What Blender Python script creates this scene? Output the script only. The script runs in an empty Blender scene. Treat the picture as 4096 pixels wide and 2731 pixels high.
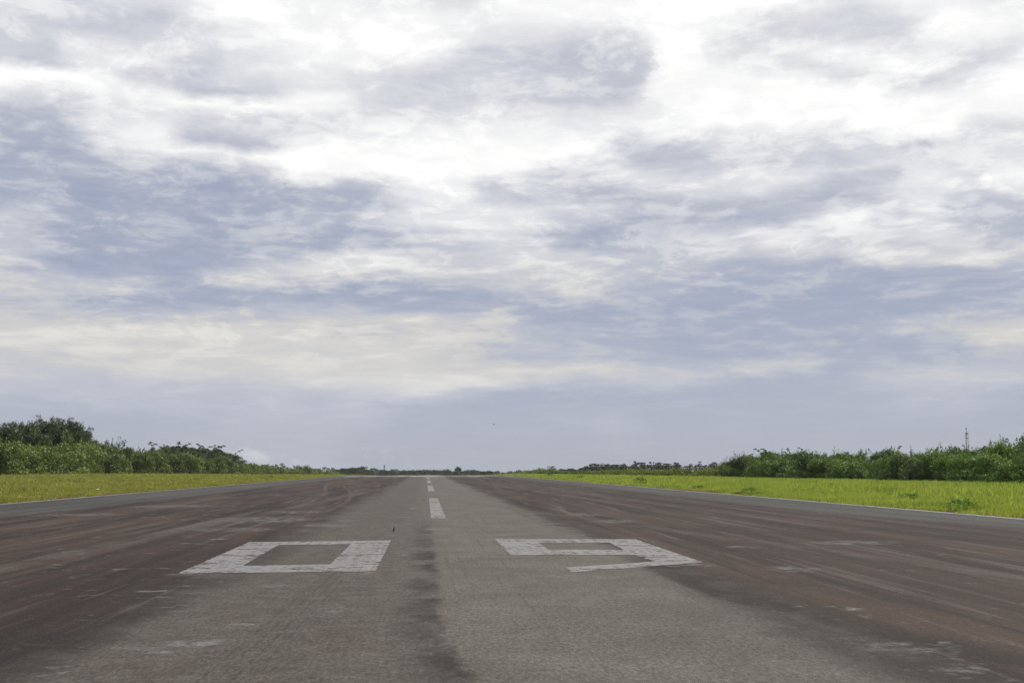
import bpy, math, random
import numpy as np
from mathutils import Vector, Matrix

S = bpy.context.scene
COL = S.collection
PI = math.pi

# ---------------------------------------------------------------- camera
FPX, CX, CY, CAMH = 5000.0, 2048.0, 1365.5, 1.6      # photo pixels (4096 wide)
PITCH = math.atan(509.5 / FPX)
YAW = math.atan(345.0 / FPX * math.cos(PITCH))
FH = Vector((math.sin(YAW), math.cos(YAW), 0))
RT = Vector((math.cos(YAW), -math.sin(YAW), 0))
FW = FH * math.cos(PITCH) + Vector((0, 0, math.sin(PITCH)))
UP = -FH * math.sin(PITCH) + Vector((0, 0, math.cos(PITCH)))
cam_d = bpy.data.cameras.new('camera')
cam_d.sensor_width = 36.0
cam_d.lens = FPX / 4096.0 * 36.0
cam_d.clip_start = 0.1
cam_d.clip_end = 20000
cam = bpy.data.objects.new('camera', cam_d)
cam.matrix_world = Matrix(((RT.x, UP.x, -FW.x, 0), (RT.y, UP.y, -FW.y, 0), (RT.z, UP.z, -FW.z, CAMH), (0, 0, 0, 1)))
COL.objects.link(cam)
S.camera = cam
EYE = Vector((0, 0, CAMH))


def ray(px, py):
    return (FW * FPX + RT * (px - CX) - UP * (py - CY)).normalized()


# ---------------------------------------------------------------- exposure
S.view_settings.view_transform = 'Standard'
S.view_settings.look = 'None'
S.view_settings.exposure = 0.0
S.view_settings.gamma = 1.0
S.render.engine = 'CYCLES'
S.cycles.max_bounces = 8
S.cycles.transparent_max_bounces = 8
S.cycles.use_denoising = True
S.cycles.denoising_prefilter = 'NONE'
S.cycles.caustics_reflective = False
S.cycles.caustics_refractive = False

SUN_AZ, SUN_EL = math.radians(52), math.radians(52)
SUN_DIR = Vector((math.sin(SUN_AZ) * math.cos(SUN_EL), math.cos(SUN_AZ) * math.cos(SUN_EL), math.sin(SUN_EL)))
sun_d = bpy.data.lights.new('sun', 'SUN')
sun_d.energy = 3.9
sun_d.angle = math.radians(3.0)
sun_d.color = (1.0, 0.94, 0.84)
sun = bpy.data.objects.new('sun', sun_d)
sun.rotation_euler = (-SUN_DIR).to_track_quat('-Z', 'Y').to_euler()
sun.location = (0, 0, 60)
COL.objects.link(sun)


# ---------------------------------------------------------------- node helpers
class G:
    """a node tree with arithmetic on sockets"""
    def __init__(s, tree):
        s.t = tree
        tree.nodes.clear()

    def n(s, typ, **kw):
        nd = s.t.nodes.new(typ)
        for k, v in kw.items():
            setattr(nd, k, v)
        return nd

    def put(s, sock, v):
        if v is None:
            return
        if isinstance(v, X):
            s.t.links.new(v.s, sock)
        elif isinstance(v, (tuple, list)):
            v = tuple(v)
            if sock.type == 'RGBA' and len(v) == 3:
                v = v + (1.0,)
            sock.default_value = v
        else:
            if sock.type in ('RGBA',):
                sock.default_value = (v, v, v, 1)
            elif sock.type == 'VECTOR':
                sock.default_value = (v, v, v)
            else:
                sock.default_value = v

    def m(s, op, a, b=None, c=None, clamp=False):
        nd = s.n('ShaderNodeMath', operation=op, use_clamp=clamp)
        for i, v in enumerate((a, b, c)):
            s.put(nd.inputs[i], v)
        return X(s, nd.outputs[0])

    def vm(s, op, a, b=None):
        nd = s.n('ShaderNodeVectorMath', operation=op)
        s.put(nd.inputs[0], a)
        s.put(nd.inputs[1], b)
        return X(s, nd.outputs[0])

    def xyz(s, v):
        nd = s.n('ShaderNodeSeparateXYZ')
        s.put(nd.inputs[0], v)
        return [X(s, o) for o in nd.outputs]

    def vec(s, x, y, z=0.0):
        nd = s.n('ShaderNodeCombineXYZ')
        for i, v in enumerate((x, y, z)):
            s.put(nd.inputs[i], v)
        return X(s, nd.outputs[0])

    def noise(s, v, scale=1.0, detail=2.0, rough=0.5, dist=0.0, lac=2.0, color=False, dim='3D'):
        nd = s.n('ShaderNodeTexNoise', noise_dimensions=dim)
        s.put(nd.inputs['Vector'], v)
        nd.inputs['Scale'].default_value = scale
        nd.inputs['Detail'].default_value = detail
        nd.inputs['Roughness'].default_value = rough
        nd.inputs['Lacunarity'].default_value = lac
        nd.inputs['Distortion'].default_value = dist
        return X(s, nd.outputs['Color' if color else 'Fac'])

    def voro(s, v, scale=1.0, out='Distance'):
        nd = s.n('ShaderNodeTexVoronoi')
        s.put(nd.inputs['Vector'], v)
        nd.inputs['Scale'].default_value = scale
        return X(s, nd.outputs[out])

    def ss(s, v, a, b, lo=0.0, hi=1.0, smooth=True):
        nd = s.n('ShaderNodeMapRange', interpolation_type='SMOOTHSTEP' if smooth else 'LINEAR')
        nd.clamp = True
        s.put(nd.inputs['Value'], v)
        for k, q in (('From Min', a), ('From Max', b), ('To Min', lo), ('To Max', hi)):
            s.put(nd.inputs[k], q)
        return X(s, nd.outputs[0])

    def mix(s, f, a, b, blend='MIX'):
        nd = s.n('ShaderNodeMix', data_type='RGBA', blend_type=blend)
        nd.clamp_factor = True
        s.put(nd.inputs[0], f)
        s.put(nd.inputs[6], a)
        s.put(nd.inputs[7], b)
        return X(s, nd.outputs[2])

    def fmix(s, f, a, b):
        nd = s.n('ShaderNodeMix', data_type='FLOAT')
        s.put(nd.inputs[0], f)
        s.put(nd.inputs[2], a)
        s.put(nd.inputs[3], b)
        return X(s, nd.outputs[0])

    def ramp(s, f, stops, interp='LINEAR'):
        nd = s.n('ShaderNodeValToRGB')
        cr = nd.color_ramp
        cr.interpolation = interp
        while len(cr.elements) > 1:
            cr.elements.remove(cr.elements[-1])
        for i, (p, c) in enumerate(stops):
            e = cr.elements[0] if i == 0 else cr.elements.new(p)
            e.position = p
            e.color = tuple(c) + (1,) if not isinstance(c, (int, float)) else (c, c, c, 1)
        s.put(nd.inputs[0], f)
        return X(s, nd.outputs[0])


class X:
    def __init__(s, g, sock):
        s.g, s.s = g, sock

    def __add__(s, o): return s.g.m('ADD', s, o)
    def __radd__(s, o): return s.g.m('ADD', o, s)
    def __sub__(s, o): return s.g.m('SUBTRACT', s, o)
    def __rsub__(s, o): return s.g.m('SUBTRACT', o, s)
    def __mul__(s, o): return s.g.m('MULTIPLY', s, o)
    def __rmul__(s, o): return s.g.m('MULTIPLY', o, s)
    def __truediv__(s, o): return s.g.m('DIVIDE', s, o)
    def abs(s): return s.g.m('ABSOLUTE', s)


def lin(r, g, b):
    f = lambda c: c / 12.92 if c <= 0.04045 else ((c + 0.055) / 1.055) ** 2.4
    return (f(r / 255.0), f(g / 255.0), f(b / 255.0))


# ---------------------------------------------------------------- world: Nishita sky under a broken cloud deck
world = bpy.data.worlds.new('World')
S.world = world
world.use_nodes = True
# cloud brightness, read by azimuth (left to right) and elevation (high to low), 0 grey .. 9 white
CLOUD = """
556788887867997999977987
433588788998876898556498
558666787775556986686876
85743777666443388776847
7677847866465436799999898
227854356787878887787985
113886788999995544555646
21122389889995765674786
111211122677453337433754
312212425577643136674 63
411111134326643354536665
232213455653454332212332
222111121112233111110111
444454354434221111112234
444454445542222111111124
333433445544434431113332
112222323221121111111221
111112222111112111111111
111122221111111111111111
111122221111111111111111
""".strip().split('\n')
CLOUD = [[int(c) for c in (r.replace(' ', '6') + '9' * 24)[:24]] for r in CLOUD]
CLOUD = np.array(CLOUD, float) / 9.0


# single clouds, banks and gaps: x, y, half width, half height, brightness, opacity (read off the photo, then turned into azimuth and elevation)
BANKS = [
    (250, 55, 250, 45, 4.0, .8), (60, 20, 120, 30, 5.0, .7), (640, 30, 160, 40, 8.5, .8), (820, 100, 120, 50, 9, .7),
    (75, 128, 75, 20, 3.8, .8), (130, 150, 60, 14, 3.6, .7), (340, 180, 90, 20, 3.2, .85), (430, 200, 70, 16, 3.4, .8), (540, 212, 110, 20, 3.6, .85), (230, 130, 90, 30, 7.2, .7),
    (0, 168, 90, 13, 9.2, .95), (110, 178, 90, 13, 9.2, .95), (220, 200, 80, 13, 9.2, .95), (320, 212, 80, 13, 9.2, .95), (430, 236, 80, 13, 9.4, .95), (530, 246, 80, 13, 9.4, .95), (630, 236, 80, 13, 9.2, .95), (740, 235, 80, 18, 9, .8),
    (160, 232, 130, 16, 6.2, .7), (60, 305, 150, 55, 1.6, .9), (20, 345, 120, 40, 0.6, .9), (150, 270, 80, 22, 2.8, .8),
    (250, 295, 80, 20, 7.0, .8), (330, 322, 80, 20, 8.6, .9), (430, 355, 90, 18, 9.0, .9), (560, 372, 110, 16, 9.2, .9), (690, 368, 110, 18, 9.2, .9), (800, 365, 110, 22, 9.2, .9),
    (520, 318, 110, 20, 2.6, .9), (660, 285, 120, 18, 5.2, .8), (330, 260, 120, 14, 6.0, .7),
    (120, 400, 180, 28, 1.5, .9), (350, 384, 100, 12, 1.2, .9), (490, 388, 110, 12, 1.4, .9), (620, 400, 60, 14, 4.0, .6), (860, 402, 130, 28, 9.2, .9), (1010, 385, 230, 40, 9.2, .85),
    (240, 440, 220, 40, 1.0, .9), (480, 440, 140, 30, 0.9, .9), (700, 446, 150, 26, 1.4, .9), (830, 440, 70, 24, 1.6, .9), (700, 415, 60, 12, 5.5, .6),
    (45, 490, 80, 24, 4.6, .8), (690, 515, 55, 20, 4.6, .8), (420, 525, 260, 40, 0.8, .9), (850, 540, 170, 22, 0.7, .9), (560, 480, 150, 20, 1.4, .7),
    (560, 628, 80, 12, 5.0, .8), (650, 616, 90, 14, 6.4, .9), (760, 604, 90, 14, 6.8, .9), (880, 600, 110, 14, 6.4, .9), (980, 618, 80, 12, 5.2, .8),
    (220, 648, 130, 13, 4.8, .85), (90, 640, 100, 16, 3.6, .7), (880, 648, 120, 16, 0.6, .9), (420, 690, 320, 18, 0.5, .9), (780, 680, 250, 18, 0.6, .9), (330, 600, 260, 18, 1.0, .8),
    (1160, 648, 50, 8, 5.6, .8), (1260, 660, 110, 8, 5.0, .8), (1000, 508, 120, 24, 6.6, .9), (1140, 498, 110, 22, 6.8, .9), (1060, 570, 120, 18, 4.6, .7), (1220, 590, 130, 16, 5.0, .8),
    (1000, 440, 110, 20, 7.5, .7), (1140, 436, 65, 13, 2.8, .9), (1240, 440, 60, 12, 3.2, .8), (1290, 408, 75, 12, 2.8, .9), (1345, 546, 110, 18, 1.4, .9), (1410, 450, 95, 22, 2.2, .9), (1330, 480, 80, 14, 6.5, .7),
    (1480, 352, 90, 24, 2.6, .9), (1570, 376, 70, 14, 3.0, .85), (1540, 410, 90, 12, 7.4, .8), (1600, 460, 80, 22, 3.4, .8),
    (1250, 165, 200, 56, 3.6, .9), (1390, 150, 110, 50, 3.0, .9), (1450, 165, 50, 48, 3.2, .85), (1010, 195, 140, 55, 5.0, .8), (1250, 235, 130, 22, 3.4, .8), (1150, 300, 50, 12, 8.6, .7), (1350, 265, 200, 16, 7.2, .7),
    (940, 105, 90, 40, 9.2, .8), (1120, 75, 150, 25, 7.2, .7), (1520, 50, 60, 30, 8.0, .7), (1340, 20, 160, 20, 9.3, .8),
    (1560, 150, 45, 70, 9.8, .95), (1640, 215, 130, 45, 9.8, .95), (1800, 245, 200, 48, 9.8, .95), (2020, 255, 180, 45, 9.8, .95), (2230, 270, 120, 40, 9.4, .85), (1560, 30, 120, 30, 9.6, .9),
    (1760, 72, 120, 32, 5.2, .9), (1960, 58, 110, 28, 5.2, .9), (2090, 175, 100, 28, 4.8, .9), (2000, 125, 80, 13, 5.6, .8), (1900, 160, 70, 14, 6.0, .6), (2080, 150, 110, 13, 9.6, .9), (2210, 60, 110, 26, 9.2, .85), (1880, 110, 120, 12, 8.8, .8), (2240, 140, 60, 20, 5.4, .8),
    (1720, 330, 150, 14, 5.2, .7), (1900, 310, 110, 18, 4.6, .8), (1700, 490, 120, 22, 1.9, .9), (1880, 452, 80, 22, 2.2, .9), (2000, 400, 60, 18, 3.0, .85), (2130, 325, 90, 11, 3.0, .9), (1790, 372, 70, 12, 3.6, .8), (2220, 372, 110, 20, 6.5, .6), (2280, 300, 70, 26, 4.5, .7),
    (1800, 536, 50, 20, 7.4, .85), (1960, 500, 60, 18, 7.0, .8), (1820, 420, 70, 12, 7.6, .8), (2120, 440, 80, 20, 7.0, .8), (2180, 595, 160, 11, 5.8, .85), (2000, 575, 110, 11, 5.6, .85), (2220, 480, 60, 20, 2.8, .8), (2290, 520, 60, 40, 2.2, .7), (2100, 560, 70, 12, 3.0, .7), (1640, 430, 60, 14, 7.0, .7),
    (1900, 645, 320, 24, 0.9, .9), (2260, 645, 130, 24, 1.2, .8), (1650, 705, 420, 34, 0.5, .9), (2150, 705, 260, 22, 0.5, .9), (1950, 800, 380, 34, 0.7, .8), (1500, 600, 120, 20, 3.4, .6), (1480, 660, 160, 14, 3.2, .6),
    (2300, 768, 70, 24, 5.2, .9), (2190, 746, 130, 9, 3.8, .8), (240, 755, 270, 22, 5.0, .85), (450, 790, 320, 20, 5.0, .85), (600, 745, 170, 12, 5.4, .85), (910, 745, 170, 14, 5.4, .9), (640, 800, 260, 14, 4.8, .8),
    (850, 766, 100, 7, 2.4, .85), (940, 772, 60, 7, 2.2, .85), (1170, 805, 130, 7, 1.0, .9), (720, 700, 130, 8, 3.6, .7), (1100, 750, 60, 14, 3.4, .6),
    (640, 845, 240, 20, 4.5, .8), (900, 868, 190, 18, 5.0, .85), (1080, 880, 80, 14, 5.8, .9), (1290, 856, 160, 9, 5.6, .9), (1000, 900, 110, 6, 5.0, .85), (1500, 828, 220, 8, 0.9, .85), (1380, 900, 280, 18, 0.6, .9), (1780, 842, 100, 11, 4.0, .85), (1240, 835, 180, 8, 4.4, .7), (2200, 862, 150, 7, 3.6, .8),
    (1170, 935, 300, 14, 0.8, .7), (300, 915, 300, 20, 1.8, .7), (150, 890, 260, 14, 3.0, .6),
]


def cloud_at(px, py):
    fx = np.clip(px / 170.67 - 0.5, 0, 22.999)
    fy = np.clip(py / 100.0, 0, 18.999)
    i, j = int(fx), int(fy)
    a, b = fx - i, fy - j
    c = ((CLOUD[j, i] * (1 - a) + CLOUD[j, i + 1] * a) * (1 - b) +
         (CLOUD[j + 1, i] * (1 - a) + CLOUD[j + 1, i + 1] * a) * b)
    X_, Y_ = px * 2352 / 4096.0, py * 2352 / 4096.0
    for x, y, rx, ry, val, op in BANKS:
        if y < 430 and val < 6.2: val += (6.2 - val) * .14
        q = ((X_ - x) / (rx * 1.05)) ** 2 + ((Y_ - y) / (ry * 1.15)) ** 2
        if q < 6:
            w = math.exp(-q * q * .5) * op
            c += (val / 9.0 - c) * w
    return c


def pix(d):
    """direction -> photo pixel"""
    w = d.dot(FW)
    return CX + FPX * d.dot(RT) / w, CY - FPX * d.dot(UP) / w


g = G(world.node_tree)
AZ0, AZ1, EL0, EL1, NR, NC = math.radians(-20.5), math.radians(26.5), 0.0, 0.41, 42, 61
tc = g.n('ShaderNodeTexCoord')
dx, dy, dz = g.xyz(X(g, tc.outputs['Generated']))
az = g.m('ARCTAN2', dx, dy)
el = dz / g.m('SQRT', dx * dx + dy * dy)
up = g.m('MAXIMUM', dz, 0.0)
gl = g.m('LOGARITHM', g.m('MAXIMUM', el, 0.0) + 0.085, math.e) * 0.62
Q = g.vec(az, gl, 0.0)                                                     # cells flatten towards the horizon
w1 = g.vm('SUBTRACT', g.noise(Q, 6.0, 3.0, 0.55, color=True), (0.5, 0.5, 0.5))
w2 = g.vm('SUBTRACT', g.noise(g.vm('ADD', Q, (7.3, 1.1, 4.0)), 22.0, 7.0, 0.64, color=True), (0.5, 0.5, 0.5))
Qw = g.vm('ADD', Q, g.vm('MULTIPLY', w1, (0.10, 0.05, 0.0)))
w1x, w1y, _ = g.xyz(w1)
w2x, w2y, _ = g.xyz(w2)
u = (az - AZ0) / (AZ1 - AZ0) + w1x * 0.022 + w2x * 0.060
v = (EL1 - el) / (EL1 - EL0) + w1y * 0.026 + w2y * 0.048
uc = g.m('ADD', u, 0.0, clamp=True)
u3 = g.vec(uc, uc, uc)
vv = g.m('ADD', v, 0.0, clamp=True) * float(NR - 1)
v3 = g.vec(vv, vv, vv)
t = None
for k in range(NR // 3):                                   # each curves node carries three rows of the deck
    nd = g.n('ShaderNodeRGBCurve')
    mp = nd.mapping
    mp.use_clip = False
    mp.extend = 'HORIZONTAL'
    for ch in range(3):
        elj = EL1 - (EL1 - EL0) * (3 * k + ch) / (NR - 1)
        pts = mp.curves[ch].points
        for i in range(NC):
            a = AZ0 + (AZ1 - AZ0) * i / (NC - 1)
            val = cloud_at(*pix(Vector((math.sin(a), math.cos(a), elj))))
            if i == 0: pts[0].location = (0.0, val)
            elif i == NC - 1: pts[-1].location = (1.0, val)
            else: pts.new(i / (NC - 1), val)
    mp.update()
    g.put(nd.inputs['Color'], u3)
    wv = g.vm('MAXIMUM', g.vm('SUBTRACT', (1.0, 1.0, 1.0), g.vm('ABSOLUTE', g.vm('SUBTRACT', v3, (3.0 * k, 3.0 * k + 1, 3.0 * k + 2)))), (0.0, 0.0, 0.0))
    dn = g.n('ShaderNodeVectorMath', operation='DOT_PRODUCT')
    g.put(dn.inputs[0], X(g, nd.outputs[0])); g.put(dn.inputs[1], wv)
    q = X(g, dn.outputs['Value'])
    t = q if t is None else t + q
n1 = g.noise(Qw, 13.0, 9.0, 0.60)                                          # lumps
n2 = g.noise(g.vm('MULTIPLY', Qw, (1.0, 1.35, 1.0)), 34.0, 8.0, 0.62, 0.2)  # torn edges
n3 = g.noise(g.vm('MULTIPLY', Qw, (0.55, 1.7, 1.0)), 26.0, 8.0, 0.62, 0.3)  # drawn-out fibres
puff = g.ss(n1 * 0.6 + n2 * 0.4, 0.485, 0.575) - 0.5                        # crisp-edged puffs
lowf = g.ss(el, 0.03, 0.16)
amp = (lowf * 0.85 + 0.15) * (1.1 - g.ss(t, 0.6, 1.0) * 0.55)
t2 = g.ss(t, 0.0, 1.0, 0.0, 1.04, smooth=False) + (n1 - 0.5) * amp * 0.50 + (n2 - 0.5) * amp * 0.36 + (n3 - 0.5) * amp * 0.42 + puff * amp * 0.14
# small cumulus heads low over the horizon on the left
cn = g.noise(g.vec(az * 26.0, el * 42.0, 3.0), 1.0, 7.0, 0.6)
cmask = g.ss(el, 0.0, 0.012) * g.ss(el, 0.032, 0.014) * g.ss(az, -0.17, -0.12) * g.ss(az, 0.0, -0.05)
t2 = t2 + g.ss(cn - el * 9.0, 0.40, 0.52) * cmask * 0.36
cloud = g.ramp(g.ss(t2, -0.15, 1.25, smooth=False), [
    (0.0, lin(156, 163, 186)), (0.11, lin(166, 172, 193)), (0.22, lin(180, 185, 200)), (0.40, lin(204, 207, 216)),
    (0.62, lin(230, 231, 234)), (0.80, lin(250, 250, 250)), (1.0, (1.25, 1.24, 1.21))])
warm = g.ss(el, 0.04, 0.09) * g.ss(el, 0.20, 0.10) * g.ss(t2, 0.15, 0.5)
cloud = g.mix(warm * 1.15, cloud, g.mix(1.0, cloud, (1.0, 0.965, 0.885), 'MULTIPLY'))
hor = g.ss(el, 0.055, 0.012)
cloud = g.mix(hor * 0.35, cloud, lin(174, 180, 189))
away = g.ss(dy, -0.5, 0.7, 4.5, 10.0)                                       # deck dimmed out of view behind the camera to cut frontal fill light
cloud = g.vm('MULTIPLY', cloud, g.vec(away, away, away))
sky = g.n('ShaderNodeTexSky', sky_type='NISHITA')
sky.sun_disc = False
sky.sun_elevation = SUN_EL
sky.sun_rotation = SUN_AZ
cover = g.ss(t2, -0.3, 0.35, 0.86, 1.0)
final = g.mix(cover, X(g, sky.outputs[0]), cloud)
bg = g.n('ShaderNodeBackground')
bg.inputs['Strength'].default_value = 0.1
g.put(bg.inputs['Color'], final)
wo = g.n('ShaderNodeOutputWorld')
g.t.links.new(bg.outputs[0], wo.inputs[0])


# ---------------------------------------------------------------- object helpers
def tag(o, label=None, cat=None, group=None, kind=None):
    if label: o['label'] = label
    if cat: o['category'] = cat
    if group: o['group'] = group
    if kind: o['kind'] = kind
    return o


def empty(name, loc):
    o = bpy.data.objects.new(name, None)
    o.empty_display_size = 0.3
    COL.objects.link(o)
    o.location = loc
    return o


def mesh_np(name, V, F, mat, smooth=False, attr=None):
    """V (n,3), F (m,k) with k = 3 or 4; attr: per-vertex float called 'tint'"""
    V = np.asarray(V, np.float32)
    F = np.asarray(F, np.int32)
    me = bpy.data.meshes.new(name)
    me.vertices.add(len(V))
    me.vertices.foreach_set('co', V.ravel())
    k = F.shape[1]
    me.loops.add(F.size)
    me.loops.foreach_set('vertex_index', F.ravel())
    me.polygons.add(len(F))
    me.polygons.foreach_set('loop_start', np.arange(len(F), dtype=np.int32) * k)
    me.polygons.foreach_set('loop_total', np.full(len(F), k, np.int32))
    me.polygons.foreach_set('use_smooth', np.full(len(F), smooth, bool))
    if attr is not None:
        a = me.attributes.new('tint', 'FLOAT', 'POINT')
        a.data.foreach_set('value', np.asarray(attr, np.float32))
    me.update()
    me.validate()
    me.materials.append(mat)
    return me


def add(name, me, parent=None, loc=None):
    o = bpy.data.objects.new(name, me)
    COL.objects.link(o)
    if parent is not None: o.parent = parent
    if loc is not None: o.location = loc
    return o


class MB:
    """mixed polygons collected into one mesh"""
    def __init__(s): s.v, s.f = [], []

    def poly(s, pts):
        b = len(s.v)
        s.v += [tuple(p) for p in pts]
        s.f.append(tuple(range(b, b + len(pts))))

    def tube(s, pts, rads, n=6, cap=True):
        b = len(s.v)
        pts = [Vector(p) for p in pts]
        for i, p in enumerate(pts):
            d = (pts[min(i + 1, len(pts) - 1)] - pts[max(i - 1, 0)]).normalized()
            a = d.cross(Vector((0, 0, 1) if abs(d.z) < 0.9 else (1, 0, 0))).normalized()
            c = d.cross(a)
            for k in range(n):
                th = 2 * PI * k / n
                s.v.append(tuple(p + (a * math.cos(th) + c * math.sin(th)) * rads[i]))
        for i in range(len(pts) - 1):
            for k in range(n):
                k2 = (k + 1) % n
                s.f.append((b + i * n + k, b + i * n + k2, b + (i + 1) * n + k2, b + (i + 1) * n + k))
        if cap:
            s.f.append(tuple(b + k for k in reversed(range(n))))
            s.f.append(tuple(b + (len(pts) - 1) * n + k for k in range(n)))

    def box(s, c, size):
        x, y, z = c
        a, b_, h = size[0] / 2, size[1] / 2, size[2] / 2
        b = len(s.v)
        s.v += [(x + i * a, y + j * b_, z + k * h) for k in (-1, 1) for j in (-1, 1) for i in (-1, 1)]
        s.f += [tuple(b + q for q in f) for f in ((0, 2, 3, 1), (4, 5, 7, 6), (0, 1, 5, 4), (2, 6, 7, 3), (0, 4, 6, 2), (1, 3, 7, 5))]

    def build(s, name, mat, smooth=False):
        me = bpy.data.meshes.new(name)
        me.from_pydata(s.v, [], s.f)
        me.polygons.foreach_set('use_smooth', [smooth] * len(me.polygons))
        me.materials.append(mat)
        return me


def mat(name, build):
    m = bpy.data.materials.new(name)
    m.use_nodes = True
    g = G(m.node_tree)
    out = g.n('ShaderNodeOutputMaterial')
    sh = build(g)
    g.t.links.new(sh.s, out.inputs['Surface'])
    return m


def principled(g, color, rough=0.6, spec=0.5, normal=None, metal=0.0):
    p = g.n('ShaderNodeBsdfPrincipled')
    g.put(p.inputs['Base Color'], color)
    g.put(p.inputs['Roughness'], rough)
    g.put(p.inputs['Metallic'], metal)
    g.put(p.inputs['Specular IOR Level'], spec)
    if normal is not None: g.put(p.inputs['Normal'], normal)
    return X(g, p.outputs[0])


def objco(g):
    tc = g.n('ShaderNodeTexCoord')
    return X(g, tc.outputs['Object'])


def bump(g, h, strength=0.3, dist=0.01):
    b = g.n('ShaderNodeBump')
    b.inputs['Strength'].default_value = strength
    b.inputs['Distance'].default_value = dist
    g.put(b.inputs['Height'], h)
    return X(g, b.outputs[0])


def plain(name, col, rough=0.6, spec=0.4, metal=0.0, var=0.25, scale=30.0):
    def b(g):
        n = g.noise(objco(g), scale, 4.0, 0.6)
        c = g.mix(n, tuple(x * (1 - var) for x in col), tuple(min(1, x * (1 + var)) for x in col))
        return principled(g, c, rough, spec, metal=metal)
    return mat(name, b)


# ---------------------------------------------------------------- terrain
def base_z(Y):
    Y = np.asarray(Y, float)
    q = np.clip(Y - 255.0, 0, None)
    z = -2.0e-5 * np.minimum(q, 500.0) ** 2 - 0.02 * np.clip(q - 500.0, 0, 800.0)
    return z - 0.006 * np.clip(q - 1300, 0, None)


def terrain(Xc, Y):
    Xc = np.asarray(Xc, float); Y = np.asarray(Y, float)
    ax = np.abs(Xc)
    s = np.clip((ax - 21.0) / 42.0, 0, 1)
    s = s * s * (3 - 2 * s)
    l = np.interp(Y, [-100, 0, 150, 205, 270, 387, 580, 1000, 1500], [.1, .2, .38, .45, .32, -.3, .3, .9, 1.0])
    r = np.interp(Y, [-100, 0, 125, 190, 260, 376, 604, 1000, 1500], [.0, -.1, -.18, -.35, -.42, -.45, .3, .9, 1.0])
    k = np.clip((ax - 88.0) / 70.0, 0, 1)
    return base_z(Y) + s * np.where(Xc < 0, l, r) + 3.2 * k * k * (3 - 2 * k)


def tz(x, y): return float(terrain(x, y))


def hit(px, py, dz=0.0):
    """where a photo pixel's ray meets the near flat ground"""
    d = ray(px, py)
    k = (dz - CAMH) / d.z
    return EYE + d * k


def at_px(px, Y):
    """x on the vertical plane y = Y seen at photo column px (near the horizon row)"""
    d = ray(px, 1890)
    return d.x / d.y * Y


def grid_mesh(name, xs, ys, zf, m, smooth=True):
    xs, ys = np.asarray(xs, float), np.asarray(ys, float)
    XX, YY = np.meshgrid(xs, ys)
    V = np.stack([XX, YY, zf(XX, YY)], -1).reshape(-1, 3)
    nx, ny = len(xs), len(ys)
    i = np.arange((nx - 1) * (ny - 1))
    r, c = i // (nx - 1), i % (nx - 1)
    a = r * nx + c
    return mesh_np(name, V, np.stack([a, a + 1, a + nx + 1, a + nx], 1), m, smooth)


XL, XR, XC = -19.35, 19.15, 0.42                    # pavement edges and centre line


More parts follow.
